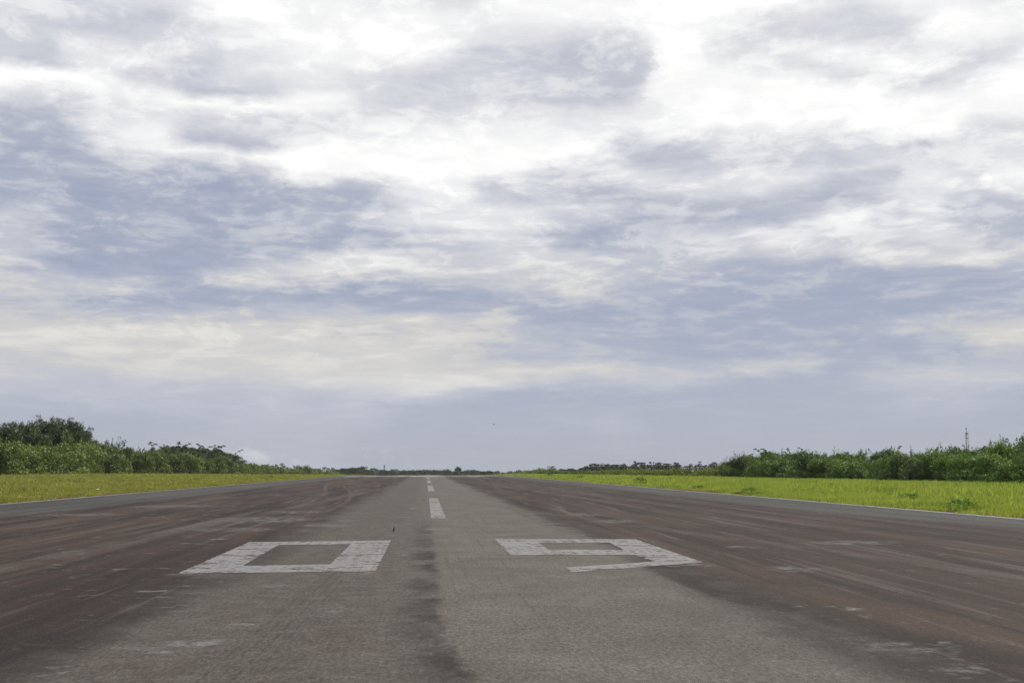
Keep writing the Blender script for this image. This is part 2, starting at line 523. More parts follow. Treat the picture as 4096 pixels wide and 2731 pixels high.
# ---------------------------------------------------------------- runway pavement
def runway_nodes(g):
    P = objco(g)
    x, y, z = g.xyz(P)
    xr = x - XC
    ax = xr.abs()
    P2 = g.vec(x, y, 0)
    nl = g.noise(g.vec(x * 0.35, y * 0.06), 1.0, 5.0, 0.62)           # long wobble of every edge
    nm = g.noise(P2, 0.55, 6.0, 0.62)
    nf = g.noise(P2, 3.2, 6.0, 0.65)
    st1 = g.noise(g.vec(x * 0.9 + y * 0.012, y * 0.028, 2.0), 1.0, 7.0, 0.60, 0.25)   # water and rubber streaks along the runway
    st2 = g.noise(g.vec(x * 2.6 - y * 0.045, y * 0.07, 7.0), 1.0, 6.0, 0.60, 0.3)
    st3 = g.noise(g.vec(x * 0.45 + y * 0.02, y * 0.016, 11.0), 1.0, 5.0, 0.55, 0.2)
    brown = g.ss(ax + (nl - 0.5) * 1.5 + (nm - 0.5) * 1.0, 3.1, 4.1)
    shoulder = g.ss(ax + (nl - 0.5) * 0.9 - g.ss(y, 48.0, 30.0, 0.0, 1.8), 13.8, 14.3)
    c_mid = g.mix(g.ss(nm, 0.3, 0.7), (0.080, 0.071, 0.065), (0.112, 0.101, 0.092))
    # right of the centre joint the mat is cleaner, left of it is browner
    leftside = g.ss(xr + (nl - 0.5) * 0.8 + (nf - 0.5) * 0.6, 0.3, -1.4)
    c_mid = g.mix(leftside * g.ss(nf * 0.5 + nm * 0.5, 0.36, 0.60) * 0.66, c_mid, (0.040, 0.029, 0.0255))
    c_br = g.mix(g.ss(st1, 0.36, 0.62), (0.013, 0.0066, 0.0052), (0.047, 0.0295, 0.0235))
    c_br = g.mix(g.ss(st3, 0.50, 0.66) * 0.7, c_br, (0.048, 0.028, 0.0185))
    c_br = g.mix(g.ss(st2, 0.55, 0.66) * 0.65, c_br, (0.088, 0.075, 0.069))
    c_br = g.mix(g.ss(st2, 0.47, 0.36) * 0.7, c_br, (0.012, 0.0095, 0.0085))
    col = g.mix(brown, c_mid, c_br)
    c_sh = g.mix(g.ss(st1, 0.35, 0.65), (0.036, 0.036, 0.036), (0.060, 0.060, 0.058))
    col = g.mix(shoulder, col, c_sh)
    # dark seam where the stained lanes begin
    for xc, w, k in ((3.55, 0.8, 0.85), (-3.6, 0.9, 0.6), (14.2, 0.35, 0.5), (-14.1, 0.35, 0.5)):
        s = g.ss((xr - xc + (nl - 0.5) * 1.6 + (nm - 0.5) * 0.7).abs(), w, 0.05)
        col = g.mix(s * g.ss(nm * 0.5 + st1 * 0.5, 0.40, 0.56) * k, col, (0.016, 0.0135, 0.012))
    # stain that follows the open centre joint: sharp to the right, feathered to the left
    xc = g.ss(y, 13.0, 8.8, 0.15, 0.36) + (g.noise(g.vec(0.0, y, 0.0), 0.8, 3.0) - 0.5) * 0.16
    s2 = x - xc
    seam = g.ss(s2 + (nf - 0.5) * 0.30, 0.10, -0.04) * g.ss(s2 + (nf - 0.5) * 0.55 + (nm - 0.5) * 0.4, -0.62, -0.06)
    seam = seam * g.ss(y, 46.0, 24.0) * g.ss(g.noise(g.vec(x * 0.8, y * 0.45, 5.0), 1.0, 6.0, 0.68), 0.36, 0.58)
    col = g.mix(seam * 0.85, col, (0.013, 0.0105, 0.0095))
    # long black drip stain from the foot of the nine towards the lower right
    xd = g.ss(y, 15.5, 10.0, 3.55, 4.75, smooth=False) + (nl - 0.5) * 0.5 + (nm - 0.5) * 0.35
    sd = x - xd
    stain = g.ss(sd, -0.12, 0.12) * g.ss(sd + (nf - 0.5) * 0.5, 0.95, 0.15) * g.ss(y, 24.0, 19.5)
    col = g.mix(stain * g.ss(g.noise(g.vec(x * 0.7, y * 0.35, 13.0), 1.0, 6.0, 0.68), 0.34, 0.54) * 0.88, col, (0.010, 0.0082, 0.0076))
    # pale patches: wet glare painted into the colour, roughness lowered with it
    pt = g.noise(g.vec(x * 0.75, y * 0.75, 4.0), 1.0, 7.0, 0.62)
    zone = g.ss(xr, 1.0, -1.0) * g.ss(xr, -13.5, -10.5)
    pale = g.ss(pt + (nf - 0.5) * 0.18 + zone * 0.05, 0.665, 0.76)
    col = g.mix(pale * 0.7, col, (0.185, 0.183, 0.182))
    # pale wheel trails wandering off to the left
    for c0, am, ph, w in ((-8.0, 2.6, 0.0, 0.22), (-6.3, 2.6, 0.0, 0.22), (-11.0, 1.2, 1.3, 0.25), (8.0, 0.9, 0.4, 0.25), (9.8, 0.9, 0.4, 0.25)):
        tr = x - c0 - am * g.m('SINE', y * 0.031 + ph)
        col = g.mix(g.ss(tr.abs(), w, 0.03) * g.ss(y, 40.0, 60.0) * g.ss(nm, 0.35, 0.6) * 0.55, col, (0.105, 0.088, 0.075))
    # tyre lines beside the figure
    tl = x - (-1.66 + 0.019 * y)
    comb = g.ss(g.m('SINE', tl * 52.0), 0.62, 1.0) * g.ss(tl.abs(), 0.30, 0.24)
    comb = comb * g.ss(y, 21.5, 18.5) * g.ss(nf, 0.36, 0.58)
    col = g.mix(comb * 0.75, col, (0.026, 0.021, 0.019))
    col = g.mix(g.ss(tl.abs(), 0.32, 0.26) * g.ss(y, 21.5, 18.5) * 0.4, col, (0.072, 0.062, 0.056))
    tl2 = xr - 0.02
    rub = g.noise(g.vec(x * 9.0, y * 0.12, 3.0), 1.0, 4.0, 0.6)
    col = g.mix(g.ss(rub, 0.55, 0.72) * g.ss(ax, 5.0, 2.5) * g.ss(nm, 0.35, 0.55) * 0.5, col, (0.048, 0.039, 0.035))
    # transverse paving joints
    for yj in (69.6, 118.0, 172.0):
        jj = g.ss((y - yj + (nl - 0.5) * 0.3).abs(), 0.22, 0.05) * g.ss(ax, 5.5, 3.5)
        col = g.mix(jj * 0.5, col, (0.035, 0.032, 0.03))
        col = g.mix(g.ss((y - yj + 0.5).abs(), 0.35, 0.1) * g.ss(ax, 5.5, 3.5) * 0.35, col, (0.15, 0.145, 0.14))
    # pale mirage strips on the crest: mirrored sky painted into the asphalt colour
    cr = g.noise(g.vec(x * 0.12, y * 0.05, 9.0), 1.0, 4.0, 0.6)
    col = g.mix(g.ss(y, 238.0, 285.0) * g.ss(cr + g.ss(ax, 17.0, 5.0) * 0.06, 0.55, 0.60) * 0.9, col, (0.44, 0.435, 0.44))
    # scuffs and drip marks one can point to
    for px, py, wx, wy in SCUFFS:
        h = hit(px, py)
        ex = (x - h.x + (nm - 0.5) * wx * 1.6) / wx
        ey = (y - h.y + (nf - 0.5) * wy * 2.0) / wy
        e = g.ss(ex * ex + ey * ey, 1.0, 0.1)
        col = g.mix(e * g.ss(nf, 0.42, 0.60) * 0.55, col, (0.175, 0.173, 0.172))
    # long pale wheel lanes
    for xa, ya, xb, yb, w in ((-6.9, 18.0, -5.85, 44.0, .55), (8.9, 17.0, 6.6, 31.0, .5), (-2.7, 9.0, -2.4, 20.0, .25)):
        k = (xb - xa) / (yb - ya)
        ln = x - (y - ya) * k - xa + (nl - 0.5) * 0.5
        col = g.mix(g.ss(ln.abs(), w, 0.05) * g.ss(nm * .5 + st2 * .5, 0.38, 0.58) * 0.6, col, (0.078, 0.067, 0.061))
    # small pale flecks, wet gloss put into the colour, thickest on the left lanes
    fl = g.noise(P2, 2.6, 5.0, 0.68)
    col = g.mix(g.ss(fl + (nm - 0.5) * 0.34 + g.ss(xr, 1.0, -3.0) * 0.02, 0.61, 0.73) * g.ss(ax, 1.5, 4.0, 0.25, 0.7), col, (0.125, 0.121, 0.120))
    # near-black damp blotches in the stained lanes
    bl = g.noise(g.vec(x * 0.30, y * 0.11, 21.0), 1.0, 6.0, 0.62) + g.ss(y, 34.0, 12.0) * 0.05
    col = g.mix(g.ss(bl, 0.54, 0.68) * brown * (1.0 - shoulder) * 0.65, col, (0.013, 0.0095, 0.0085))
    # mottling a hand wide
    mo = g.noise(g.vec(x * 24.0, y * 9.0, 1.0), 1.0, 3.0, 0.72)
    mo2 = g.noise(g.vec(x * 4.0, y * 1.6, 8.0), 1.0, 4.0, 0.65)
    col = g.mix(1.0, col, g.ramp(mo * 0.78 + mo2 * 0.22, [(0.28, 0.42), (0.5, 1.0), (0.72, 1.72)]), 'MULTIPLY')
    # stone in the mat
    ag = g.noise(P2, 46.0, 3.0, 0.7)
    ag2 = g.noise(P2, 130.0, 2.0, 0.6)
    col = g.mix(1.0, col, g.ramp(ag * 0.55 + ag2 * 0.45, [(0.28, 0.35), (0.5, 0.95), (0.68, 1.75)]), 'MULTIPLY')
    peb = g.voro(P2, 26.0)
    pick = g.noise(P2, 9.0, 1.0)
    col = g.mix(g.ss(peb, 0.16, 0.08) * g.ss(pick, 0.50, 0.62) * 0.7, col, (0.26, 0.245, 0.23))
    coarse = g.ss(peb, 0.1, 0.5)
    nrm = bump(g, ag * 0.6 + ag2 * 0.4 + coarse * 0.3, 0.55, 0.012)
    ro = g.ss(pale, 0.0, 1.0, 0.80, 0.62)
    return principled(g, col, ro, 0.15, nrm)


SCUFFS = [(760, 2578, .30, .35), (850, 2574, .22, .25), (960, 2505, .26, .25), (1315, 2440, .22, .55), (1115, 2345, .35, .35), (1790, 2535, .16, .30), (1795, 2590, .10, .25),
          (3640, 2595, .55, .45), (3850, 2680, .25, .3), (1062, 2078, 2.2, 3.2), (1180, 2048, 1.2, 2.0), (1300, 2102, .9, 1.2), (930, 2120, 1.4, 1.4), (2330, 2058, .8, 2.2),
          (2460, 2085, .9, 1.6), (2760, 2262, .5, .5), (3170, 2278, .6, .7), (2960, 2190, .5, .6), (1752, 2118, .45, .6), (720, 2302, .35, .25),
          (1480, 2190, .3, .8), (700, 2025, 2.4, 2.6), (300, 2060, 2.0, 1.6), (3420, 2172, 1.2, 1.0)]
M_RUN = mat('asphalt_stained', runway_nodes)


def paint_nodes(g):
    P = objco(g)
    x, y, z = g.xyz(P)
    w1 = g.noise(g.vec(x * 0.9, y * 1.6), 1.0, 7.0, 0.66)
    w2 = g.noise(g.vec(x * 7.0, y * 7.0), 1.0, 5.0, 0.7)
    w3 = g.noise(g.vec(x * 22.0, y * 0.6), 1.0, 3.0, 0.6)
    worn = g.ss(w1 * 0.45 + w2 * 0.42 + w3 * 0.2, 0.49, 0.60)
    c = g.mix(g.ss(w1, 0.35, 0.65), (0.165, 0.161, 0.172), (0.255, 0.251, 0.265))
    c = g.mix(worn * 0.85, c, (0.085, 0.072, 0.066))
    ag = g.noise(g.vec(x, y), 46.0, 3.0, 0.7)
    c = g.mix(1.0, c, g.ramp(ag, [(0.3, 0.5), (0.5, 1.0), (0.7, 1.2)]), 'MULTIPLY')
    tl = x - (-1.66 + 0.019 * y)
    c = g.mix(g.ss(tl.abs(), 0.32, 0.2) * g.ss(y, 40.0, 30.0) * 0.30, c, (0.13, 0.11, 0.10))
    bare = g.ss(w1 * 0.38 + w2 * 0.46 + ag * 0.16, 0.515, 0.595) * 0.9
    sh = principled(g, c, 0.65, 0.4, bump(g, ag, 0.4, 0.01))
    tr = g.n('ShaderNodeBsdfTransparent')
    m = g.n('ShaderNodeMixShader')
    g.put(m.inputs[0], bare)
    g.t.links.new(sh.s, m.inputs[1]); g.t.links.new(tr.outputs[0], m.inputs[2])
    return X(g, m.outputs[0])


M_PAINT = mat('worn_white_paint', paint_nodes)

ys_run = np.concatenate([np.arange(-40, 240, 8.0), np.arange(240, 780, 6.0), np.arange(780, 1300, 40.0)])
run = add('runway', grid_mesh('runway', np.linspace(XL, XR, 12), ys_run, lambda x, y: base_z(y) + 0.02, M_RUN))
tag(run, 'grey asphalt runway with red brown stained lanes running to the horizon', 'runway', kind='structure')

PZ = 0.025


def flat_poly(name, px_rings, lift=PZ):
    """painted figure from photo-pixel outlines (outer ring pieces), laid on the pavement with a small thickness"""
    mb = MB()
    for ring in px_rings:
        pts = [hit(px, py, lift) for px, py in ring]
        out = []
        for a, b in zip(pts, pts[1:] + pts[:1]):
            n = max(1, int((b - a).length / .12))
            for i in range(n):
                p = a.lerp(b, i / n)
                j = .010 * math.sin(p.x * 37 + p.y * 11) + .010 * math.sin(p.x * 83 - p.y * 71)
                out.append((p.x + j, p.y + j * 1.6, lift))
        mb.poly(out)
    return mb.build(name, M_PAINT)


O = [(997, 2166.8), (1564.8, 2159.8), (1502, 2283.5), (709.7, 2292)]
I = [(1114.6, 2178), (1402, 2175.5), (1321, 2255.6), (971, 2261.7)]
zero = add('painted_number', flat_poly('painted_number', [[O[i], I[i], I[(i + 1) % 4], O[(i + 1) % 4]] for i in range(4)]), run)
zero['label'] = 'worn white painted zero on the left of the centre line'
a1, a2, a3, a4 = (1979.3, 2154.5), (2540.6, 2155), (2812.9, 2247.6), (2288.7, 2287.8)
b1, b2, b3, b4 = (2263.1, 2268), (2618.4, 2244.4), (2535.5, 2217), (2043.1, 2218.9)
h1, h2, h3, h4 = (2154.1, 2169.8), (2436.6, 2168.5), (2494, 2196.6), (2194.3, 2197.2)
nine = add('painted_number', flat_poly('painted_number', [
    [a1, h1, h2, a2], [a1, b4, h4, h1], [b4, b3, h3, h4], [a2, h2, h3, b3, b2, a3], [a3, b2, b1, a4]]), run)
nine['label'] = 'worn white painted nine on the right of the centre line'


def strip(name, x0, x1, y0, y1, lift=PZ):
    n = max(2, int((y1 - y0) / 5) + 1)
    return grid_mesh(name, [x0, x1], np.linspace(y0, y1, n), lambda x, y: base_z(y) + lift, M_PAINT, False)


for k, (pb, pt, l) in enumerate(((2075, 1993, 'white centre line dash nearest the painted numbers'),
                                 (1965, 1941, 'white centre line dash, second one beyond the painted numbers'),
                                 (1932, 1921.5, 'white centre line dash, third one beyond the painted numbers'),
                                 (1916, 1908.5, 'white centre line dash far off, next to last before the crest'),
                                 (1906, 1903, 'white centre line dash on the crest, farthest of all'))):
    y0, y1 = hit(1735, pb).y, hit(1720, pt).y
    d = add('centre_line_dash', strip('centre_line_dash', XC - 0.24, XC + 0.24, y0, y1), run)
    d['label'] = l
for s, l in ((-1, 'thin white edge line along the left grass'), (1, 'thin white edge line along the right grass')):
    xe = XL if s < 0 else XR
    e = add('edge_line', strip('edge_line', min(xe - s * 0.05, xe - s * 0.50), max(xe - s * 0.05, xe - s * 0.50), -38, 300), run)
    e['label'] = l


# ---------------------------------------------------------------- ground under the grass
def ground_nodes(g):
    P = objco(g)
    x, y, z = g.xyz(P)
    n1 = g.noise(g.vec(x, y), 0.12, 5.0, 0.6)
    n2 = g.noise(g.vec(x, y), 1.4, 6.0, 0.65)
    n3 = g.noise(g.vec(x, y), 14.0, 4.0, 0.65)
    c = g.mix(g.ss(n1, 0.35, 0.65), (0.15, 0.155, 0.035), (0.16, 0.185, 0.038))
    c = g.mix(g.ss(n2, 0.45, 0.7) * 0.6, c, (0.075, 0.105, 0.025))
    c = g.mix(g.ss(n3, 0.5, 0.72) * 0.4, c, (0.13, 0.115, 0.05))
    edge = g.ss(x.abs() + (n2 - 0.5) * 1.2, 20.9, 20.3)
    c = g.mix(edge, c, g.mix(n3, (0.060, 0.024, 0.015), (0.105, 0.046, 0.030)))
    return principled(g, c, 0.95, 0.1, bump(g, n3, 0.6, 0.05))


M_GROUND = mat('grassy_soil', ground_nodes)


def ground_z(x, y):
    under = (x > XL + 0.01) & (x < XR - 0.01)
    return terrain(x, y) - np.where(under, 0.06, 0.0)


gx = np.concatenate([[-4000, -1500, -600, -300, -160], np.arange(-110, -21, 5.0), [-20.5, XL - 0.4, XL + 0.02, -10, 0, 10, XR - 0.02, XR + 0.4, 20.5],
                     np.arange(22, 111, 5.0), [160, 300, 600, 1500, 4000]])
gy = np.concatenate([[-600, -200, -80], ys_run[1:-1], np.arange(1300, 2600, 100), [3000, 4000, 6000]])
gr = add('ground', grid_mesh('ground', gx, gy, ground_z, M_GROUND))
tag(gr, 'grassy ground on both sides of the runway', 'ground', kind='structure')


# ---------------------------------------------------------------- grass
def leafmat(name, c_lo, c_hi, c_alt=None, trans=0.35, tscale=0.3, tfac=1.5, obvar=0.25, patch=None, seed=None):
    """thin leaves: matt colour that varies leaf by leaf, patch by patch and plant by plant, light passing through"""
    def b(g):
        a = g.n('ShaderNodeAttribute', attribute_name='tint')
        t = X(g, a.outputs['Fac'])
        geo = g.n('ShaderNodeNewGeometry')
        n = g.noise(X(g, geo.outputs['Position']), tscale, 3.0, 0.6)
        oi = g.n('ShaderNodeObjectInfo')
        r = X(g, oi.outputs['Random'])
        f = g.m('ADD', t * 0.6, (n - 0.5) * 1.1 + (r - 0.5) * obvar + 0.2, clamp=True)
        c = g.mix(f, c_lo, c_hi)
        if c_alt:
            n2 = g.noise(X(g, geo.outputs['Position']), tscale * 3.1, 4.0, 0.6)
            c = g.mix(g.ss(n2 + (t - 0.5) * 0.15, 0.54, 0.70) * 0.7, c, c_alt)
        if patch:
            px_, py_, _ = g.xyz(X(g, geo.outputs['Position']))
            n3 = g.noise(g.vec(px_ * 0.55, py_ * 0.13), 1.0, 5.0, 0.62)
            c = g.mix(g.ss(n3, 0.52, 0.66) * 0.75, c, patch)
            c = g.mix(g.ss(n3, 0.44, 0.30) * 0.30, c, (0.40, 0.36, 0.13))
        if seed:
            c = g.mix(g.ss(t, 0.90, 0.95), c, seed)
        d = g.n('ShaderNodeBsdfDiffuse'); g.put(d.inputs[0], c)
        tr = g.n('ShaderNodeBsdfTranslucent')
        g.put(tr.inputs[0], g.mix(1.0, c, (1.35 * tfac / 1.5, 1.5 * tfac / 1.5, 0.6), 'MULTIPLY'))
        gl = g.n('ShaderNodeBsdfGlossy'); gl.inputs['Roughness'].default_value = 0.45
        g.put(gl.inputs[0], (0.8, 0.85, 0.8))
        m1 = g.n('ShaderNodeMixShader'); m1.inputs[0].default_value = trans
        g.t.links.new(d.outputs[0], m1.inputs[1]); g.t.links.new(tr.outputs[0], m1.inputs[2])
        m2 = g.n('ShaderNodeMixShader'); m2.inputs[0].default_value = 0.045
        g.t.links.new(m1.outputs[0], m2.inputs[1]); g.t.links.new(gl.outputs[0], m2.inputs[2])
        return X(g, m2.outputs[0])
    return mat(name, b)


M_GRASS_L = leafmat('olive_grass', (0.11, 0.12, 0.030), (0.40, 0.375, 0.125), (0.33, 0.25, 0.13), 0.42, 0.22, patch=(0.13, 0.16, 0.045), seed=(0.62, 0.56, 0.36))
M_GRASS_R = leafmat('bright_grass', (0.125, 0.165, 0.035), (0.41, 0.46, 0.128), (0.42, 0.34, 0.16), 0.47, 0.22, patch=(0.12, 0.20, 0.040), seed=(0.52, 0.48, 0.32))
M_GRASS_T = leafmat('tall_green_grass', (0.09, 0.15, 0.035), (0.31, 0.40, 0.105), None, 0.48, 0.22, patch=(0.11, 0.21, 0.035), seed=(0.55, 0.58, 0.40))


def blades(rng, px, py, pz, h, w, nb, spread):
    """tufts of bent blades, two triangles a blade -> V, F, tint"""
    n = len(px)
    N = n * nb
    X0 = np.repeat(px, nb) + rng.normal(0, 1, N) * np.repeat(spread, nb)
    Y0 = np.repeat(py, nb) + rng.normal(0, 1, N) * np.repeat(spread, nb)
    Z0 = np.repeat(pz, nb) - 0.01
    H = np.repeat(h, nb) * rng.uniform(0.55, 1.2, N)
    W = np.repeat(w, nb) * rng.uniform(0.7, 1.3, N)
    th = rng.uniform(0, 2 * PI, N)
    ln = rng.uniform(0.08, 0.55, N) * H
    fx, fy = rng.uniform(0, 2 * PI, N), None
    ux, uy = np.cos(fx), np.sin(fx)
    dx, dy = np.cos(th) * ln, np.sin(th) * ln
    b0 = np.stack([X0 - ux * W, Y0 - uy * W, Z0], 1)
    b1 = np.stack([X0 + ux * W, Y0 + uy * W, Z0], 1)
    m0 = np.stack([X0 - ux * W * .8 + dx * .35, Y0 - uy * W * .8 + dy * .35, Z0 + H * .55], 1)
    m1 = np.stack([X0 + ux * W * .8 + dx * .35, Y0 + uy * W * .8 + dy * .35, Z0 + H * .55], 1)
    tp = np.stack([X0 + dx, Y0 + dy, Z0 + H * rng.uniform(.85, 1.0, N)], 1)
    V = np.stack([b0, b1, m1, m0, tp], 1).reshape(-1, 3)
    i = np.arange(N) * 5
    F = np.concatenate([np.stack([i, i + 1, i + 2], 1), np.stack([i, i + 2, i + 3], 1), np.stack([i + 3, i + 2, i + 4], 1)])
    T = np.repeat(np.clip(np.repeat(rng.uniform(0, 1, n), nb) * .6 + rng.uniform(0, .4, N), 0, 1), 5)
    return V, F, T


def grass_field(name, side, mat_, seed, bands, hfun):
    rng = np.random.default_rng(seed)
    Vs, Fs, Ts, base = [], [], [], 0
    for (x0, x1, y0, y1, dens, bw, nb) in bands:
        n = int((x1 - x0) * (y1 - y0) * dens)
        px = rng.uniform(x0, x1, n) * side
        py = rng.uniform(y0, y1, n)
        kx = 2.65 if side < 0 else 1.92
        keep = py > np.abs(px) * kx - 8
        px, py = px[keep], py[keep]
        # ragged front edge
        e = 19.12 + 0.34 * (np.sin(py * 0.9) * np.sin(py * 0.37 + 1) + np.sin(py * 2.3) * .5) + 0.95 * np.clip(np.sin(py * .11 + side) * np.sin(py * .053) * 2 - .6, 0, 1)
        for y0_, hw in (((58.0, 2.6), (70.0, 2.6), (80.5, 3.2), (101.0, 2.0)) if side < 0 else ((46.0, .8), (76.0, 1.6), (104.0, 2.5), (120.0, 5.5), (160.0, 9.0))):
            e = e + 1.15 * np.exp(-((py - y0_) / hw) ** 4)
        keep = np.abs(px) > e
        px, py = px[keep], py[keep]
        h = hfun(np.abs(px), py, rng)
        V, F, T = blades(rng, px, py, terrain(px, py), h, np.full(len(px), bw), nb, np.full(len(px), bw * 4))
        Vs.append(V); Fs.append(F + base); Ts.append(T); base += len(V)
    return add(name, mesh_np(name, np.concatenate(Vs), np.concatenate(Fs), mat_, False, np.concatenate(Ts)))


def hl(ax, y, rng):
    return (0.10 + 0.16 * np.clip((ax - 19.3) / 4, 0, 1)) * rng.uniform(.55, 1.6, len(ax)) * (1 + .35 * np.sin(ax * .31 + y * .06))


def hr(ax, y, rng):
    return (0.10 + 0.26 * np.clip((ax - 19.3) / 6, 0, 1)) * rng.uniform(.55, 1.6, len(ax)) * (1 + .3 * np.sin(ax * .27 + y * .07))


gl_ = grass_field('grass', -1, M_GRASS_L, 11, [(18.9, 24, 45, 130, 22, .014, 6), (24, 64, 50, 190, 7, .022, 6), (19.2, 66, 130, 300, 4, .035, 5), (19.2, 68, 300, 560, 1.2, .07, 5)], hl)
tag(gl_, 'short olive green grass left of the runway', 'grass', kind='stuff')
gr_ = grass_field('grass', 1, M_GRASS_R, 12, [(18.9, 25, 28, 110, 26, .012, 6), (25, 48, 36, 150, 9, .020, 6), (19.2, 60, 110, 280, 4, .035, 5), (19.2, 60, 280, 560, 1.2, .07, 5)], hr)
tag(gr_, 'bright green grass right of the runway', 'grass', kind='stuff')
gt_ = grass_field('tall_grass', 1, M_GRASS_T, 13, [(43, 61, 70, 270, 6.0, .028, 6)], lambda a, y, r: np.clip((a - 42) / 8, .25, 1) * .5 * r.uniform(.6, 1.3, len(a)))
tag(gt_, 'taller fresh green grass along the foot of the right thicket', 'grass', kind='stuff')


# ---------------------------------------------------------------- foliage kit
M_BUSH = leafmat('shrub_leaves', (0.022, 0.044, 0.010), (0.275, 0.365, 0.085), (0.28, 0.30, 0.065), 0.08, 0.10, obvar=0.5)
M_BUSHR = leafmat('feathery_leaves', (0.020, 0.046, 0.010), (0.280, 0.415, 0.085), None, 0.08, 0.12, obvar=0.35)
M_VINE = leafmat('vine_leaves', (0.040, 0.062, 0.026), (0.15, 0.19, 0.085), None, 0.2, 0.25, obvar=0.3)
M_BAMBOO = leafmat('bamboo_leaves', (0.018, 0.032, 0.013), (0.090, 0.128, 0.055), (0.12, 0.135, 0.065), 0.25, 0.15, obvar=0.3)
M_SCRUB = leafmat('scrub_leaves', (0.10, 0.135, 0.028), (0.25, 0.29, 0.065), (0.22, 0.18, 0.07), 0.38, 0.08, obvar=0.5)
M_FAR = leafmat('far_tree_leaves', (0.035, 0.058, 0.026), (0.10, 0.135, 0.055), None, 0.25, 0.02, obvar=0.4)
M_WEED = leafmat('weed_leaves', (0.06, 0.12, 0.022), (0.17, 0.28, 0.055), None, 0.4, 1.0, obvar=0.3)
M_DRYTUFT = leafmat('dry_stalks', (0.11, 0.075, 0.035), (0.19, 0.14, 0.07), None, 0.3, 1.0)
M_BARK = plain('bark', (0.10, 0.082, 0.062), 0.9, 0.2, var=0.4, scale=8)
M_CULM = plain('bamboo_culm', (0.14, 0.14, 0.07), 0.6, 0.3, var=0.3, scale=3)
M_PTRUNK = plain('palm_trunk', (0.13, 0.115, 0.095), 0.9, 0.2, var=0.3, scale=6)


def shoots(rng, P0, D, L, nl, leaf, width, droop=0.25, taper=0.75, aspect=0.33):
    """leafy shoots: nl leaves along each, narrowing to the tip -> V, F (quads), tint"""
    n = len(P0)
    N = n * nl
    t = np.tile((np.arange(nl) + .5) / nl, n) + rng.normal(0, .03, N)
    D = D / np.linalg.norm(D, axis=1, keepdims=True)
    Dr, Pr, Lr = np.repeat(D, nl, 0), np.repeat(P0, nl, 0), np.repeat(L, nl)
    axis = Pr + Dr * (t * Lr)[:, None]
    axis[:, 2] -= droop * Lr * t ** 2
    out = rng.normal(0, 1, (N, 3))
    out -= (out * Dr).sum(1, keepdims=True) * Dr
    out /= np.linalg.norm(out, axis=1, keepdims=True) + 1e-9
    wd = width * Lr * (1 - taper * t) * rng.uniform(.25, 1.0, N)
    C = axis + out * wd[:, None]
    ld = out * .8 + Dr * .7 + rng.normal(0, .35, (N, 3))
    ld[:, 2] -= .25
    ld /= np.linalg.norm(ld, axis=1, keepdims=True)
    sd = np.cross(ld, rng.normal(0, 1, (N, 3)))
    sd /= np.linalg.norm(sd, axis=1, keepdims=True) + 1e-9
    s = leaf * rng.uniform(.7, 1.35, N)[:, None]
    q = np.stack([C - ld * s, C + sd * s * aspect, C + ld * s, C - sd * s * aspect], 1).reshape(-1, 3)
    i = np.arange(N) * 4
    F = np.stack([i, i + 1, i + 2, i + 3], 1)
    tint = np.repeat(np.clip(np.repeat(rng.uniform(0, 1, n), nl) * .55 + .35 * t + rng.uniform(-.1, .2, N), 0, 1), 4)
    return q, F, tint


def clumps(rng, C, R, n, leaf, aspect=.45, flat=.8, jit=.55):
    """leafy lumps: leaves over the outside of each lump, facing outwards"""
    k = len(C)
    N = k * n
    d = rng.normal(0, 1, (N, 3)); d[:, 2] += .25
    d /= np.linalg.norm(d, axis=1, keepdims=True)
    lump = 1 + .30 * np.sin(d[:, 0] * 4 + np.repeat(rng.uniform(0, 6, k), n)) * np.cos(d[:, 1] * 5 + np.repeat(rng.uniform(0, 6, k), n))
    rr = np.repeat(R, n) * rng.uniform(.55, 1.1, N) ** .6 * lump
    P = np.repeat(C, n, 0) + d * rr[:, None] * np.array([1, 1, flat])
    nr = d + rng.normal(0, jit, (N, 3)); nr /= np.linalg.norm(nr, axis=1, keepdims=True)
    lg = np.cross(nr, rng.normal(0, 1, (N, 3))); lg[:, 2] -= .3
    lg /= np.linalg.norm(lg, axis=1, keepdims=True)
    sd = np.cross(nr, lg); sd /= np.linalg.norm(sd, axis=1, keepdims=True) + 1e-9
    s = leaf * rng.uniform(.65, 1.4, N)[:, None]
    q = np.stack([P - lg * s, P + sd * s * aspect, P + lg * s, P - sd * s * aspect], 1).reshape(-1, 3)
    q[:, 2] = np.maximum(q[:, 2], 0)
    i = np.arange(N) * 4
    t = np.repeat(np.clip(np.repeat(rng.uniform(0, 1, k), n) * .6 + rng.uniform(0, .45, N), 0, 1), 4)
    return q, np.stack([i, i + 1, i + 2, i + 3], 1), t


def crown_mesh(name, m, parts):
    V, F, T, b = [], [], [], 0
    for v, f, t in parts:
        V.append(v); F.append(f + b); T.append(t); b += len(v)
    return mesh_np(name, np.concatenate(V), np.concatenate(F), m, False, np.concatenate(T))


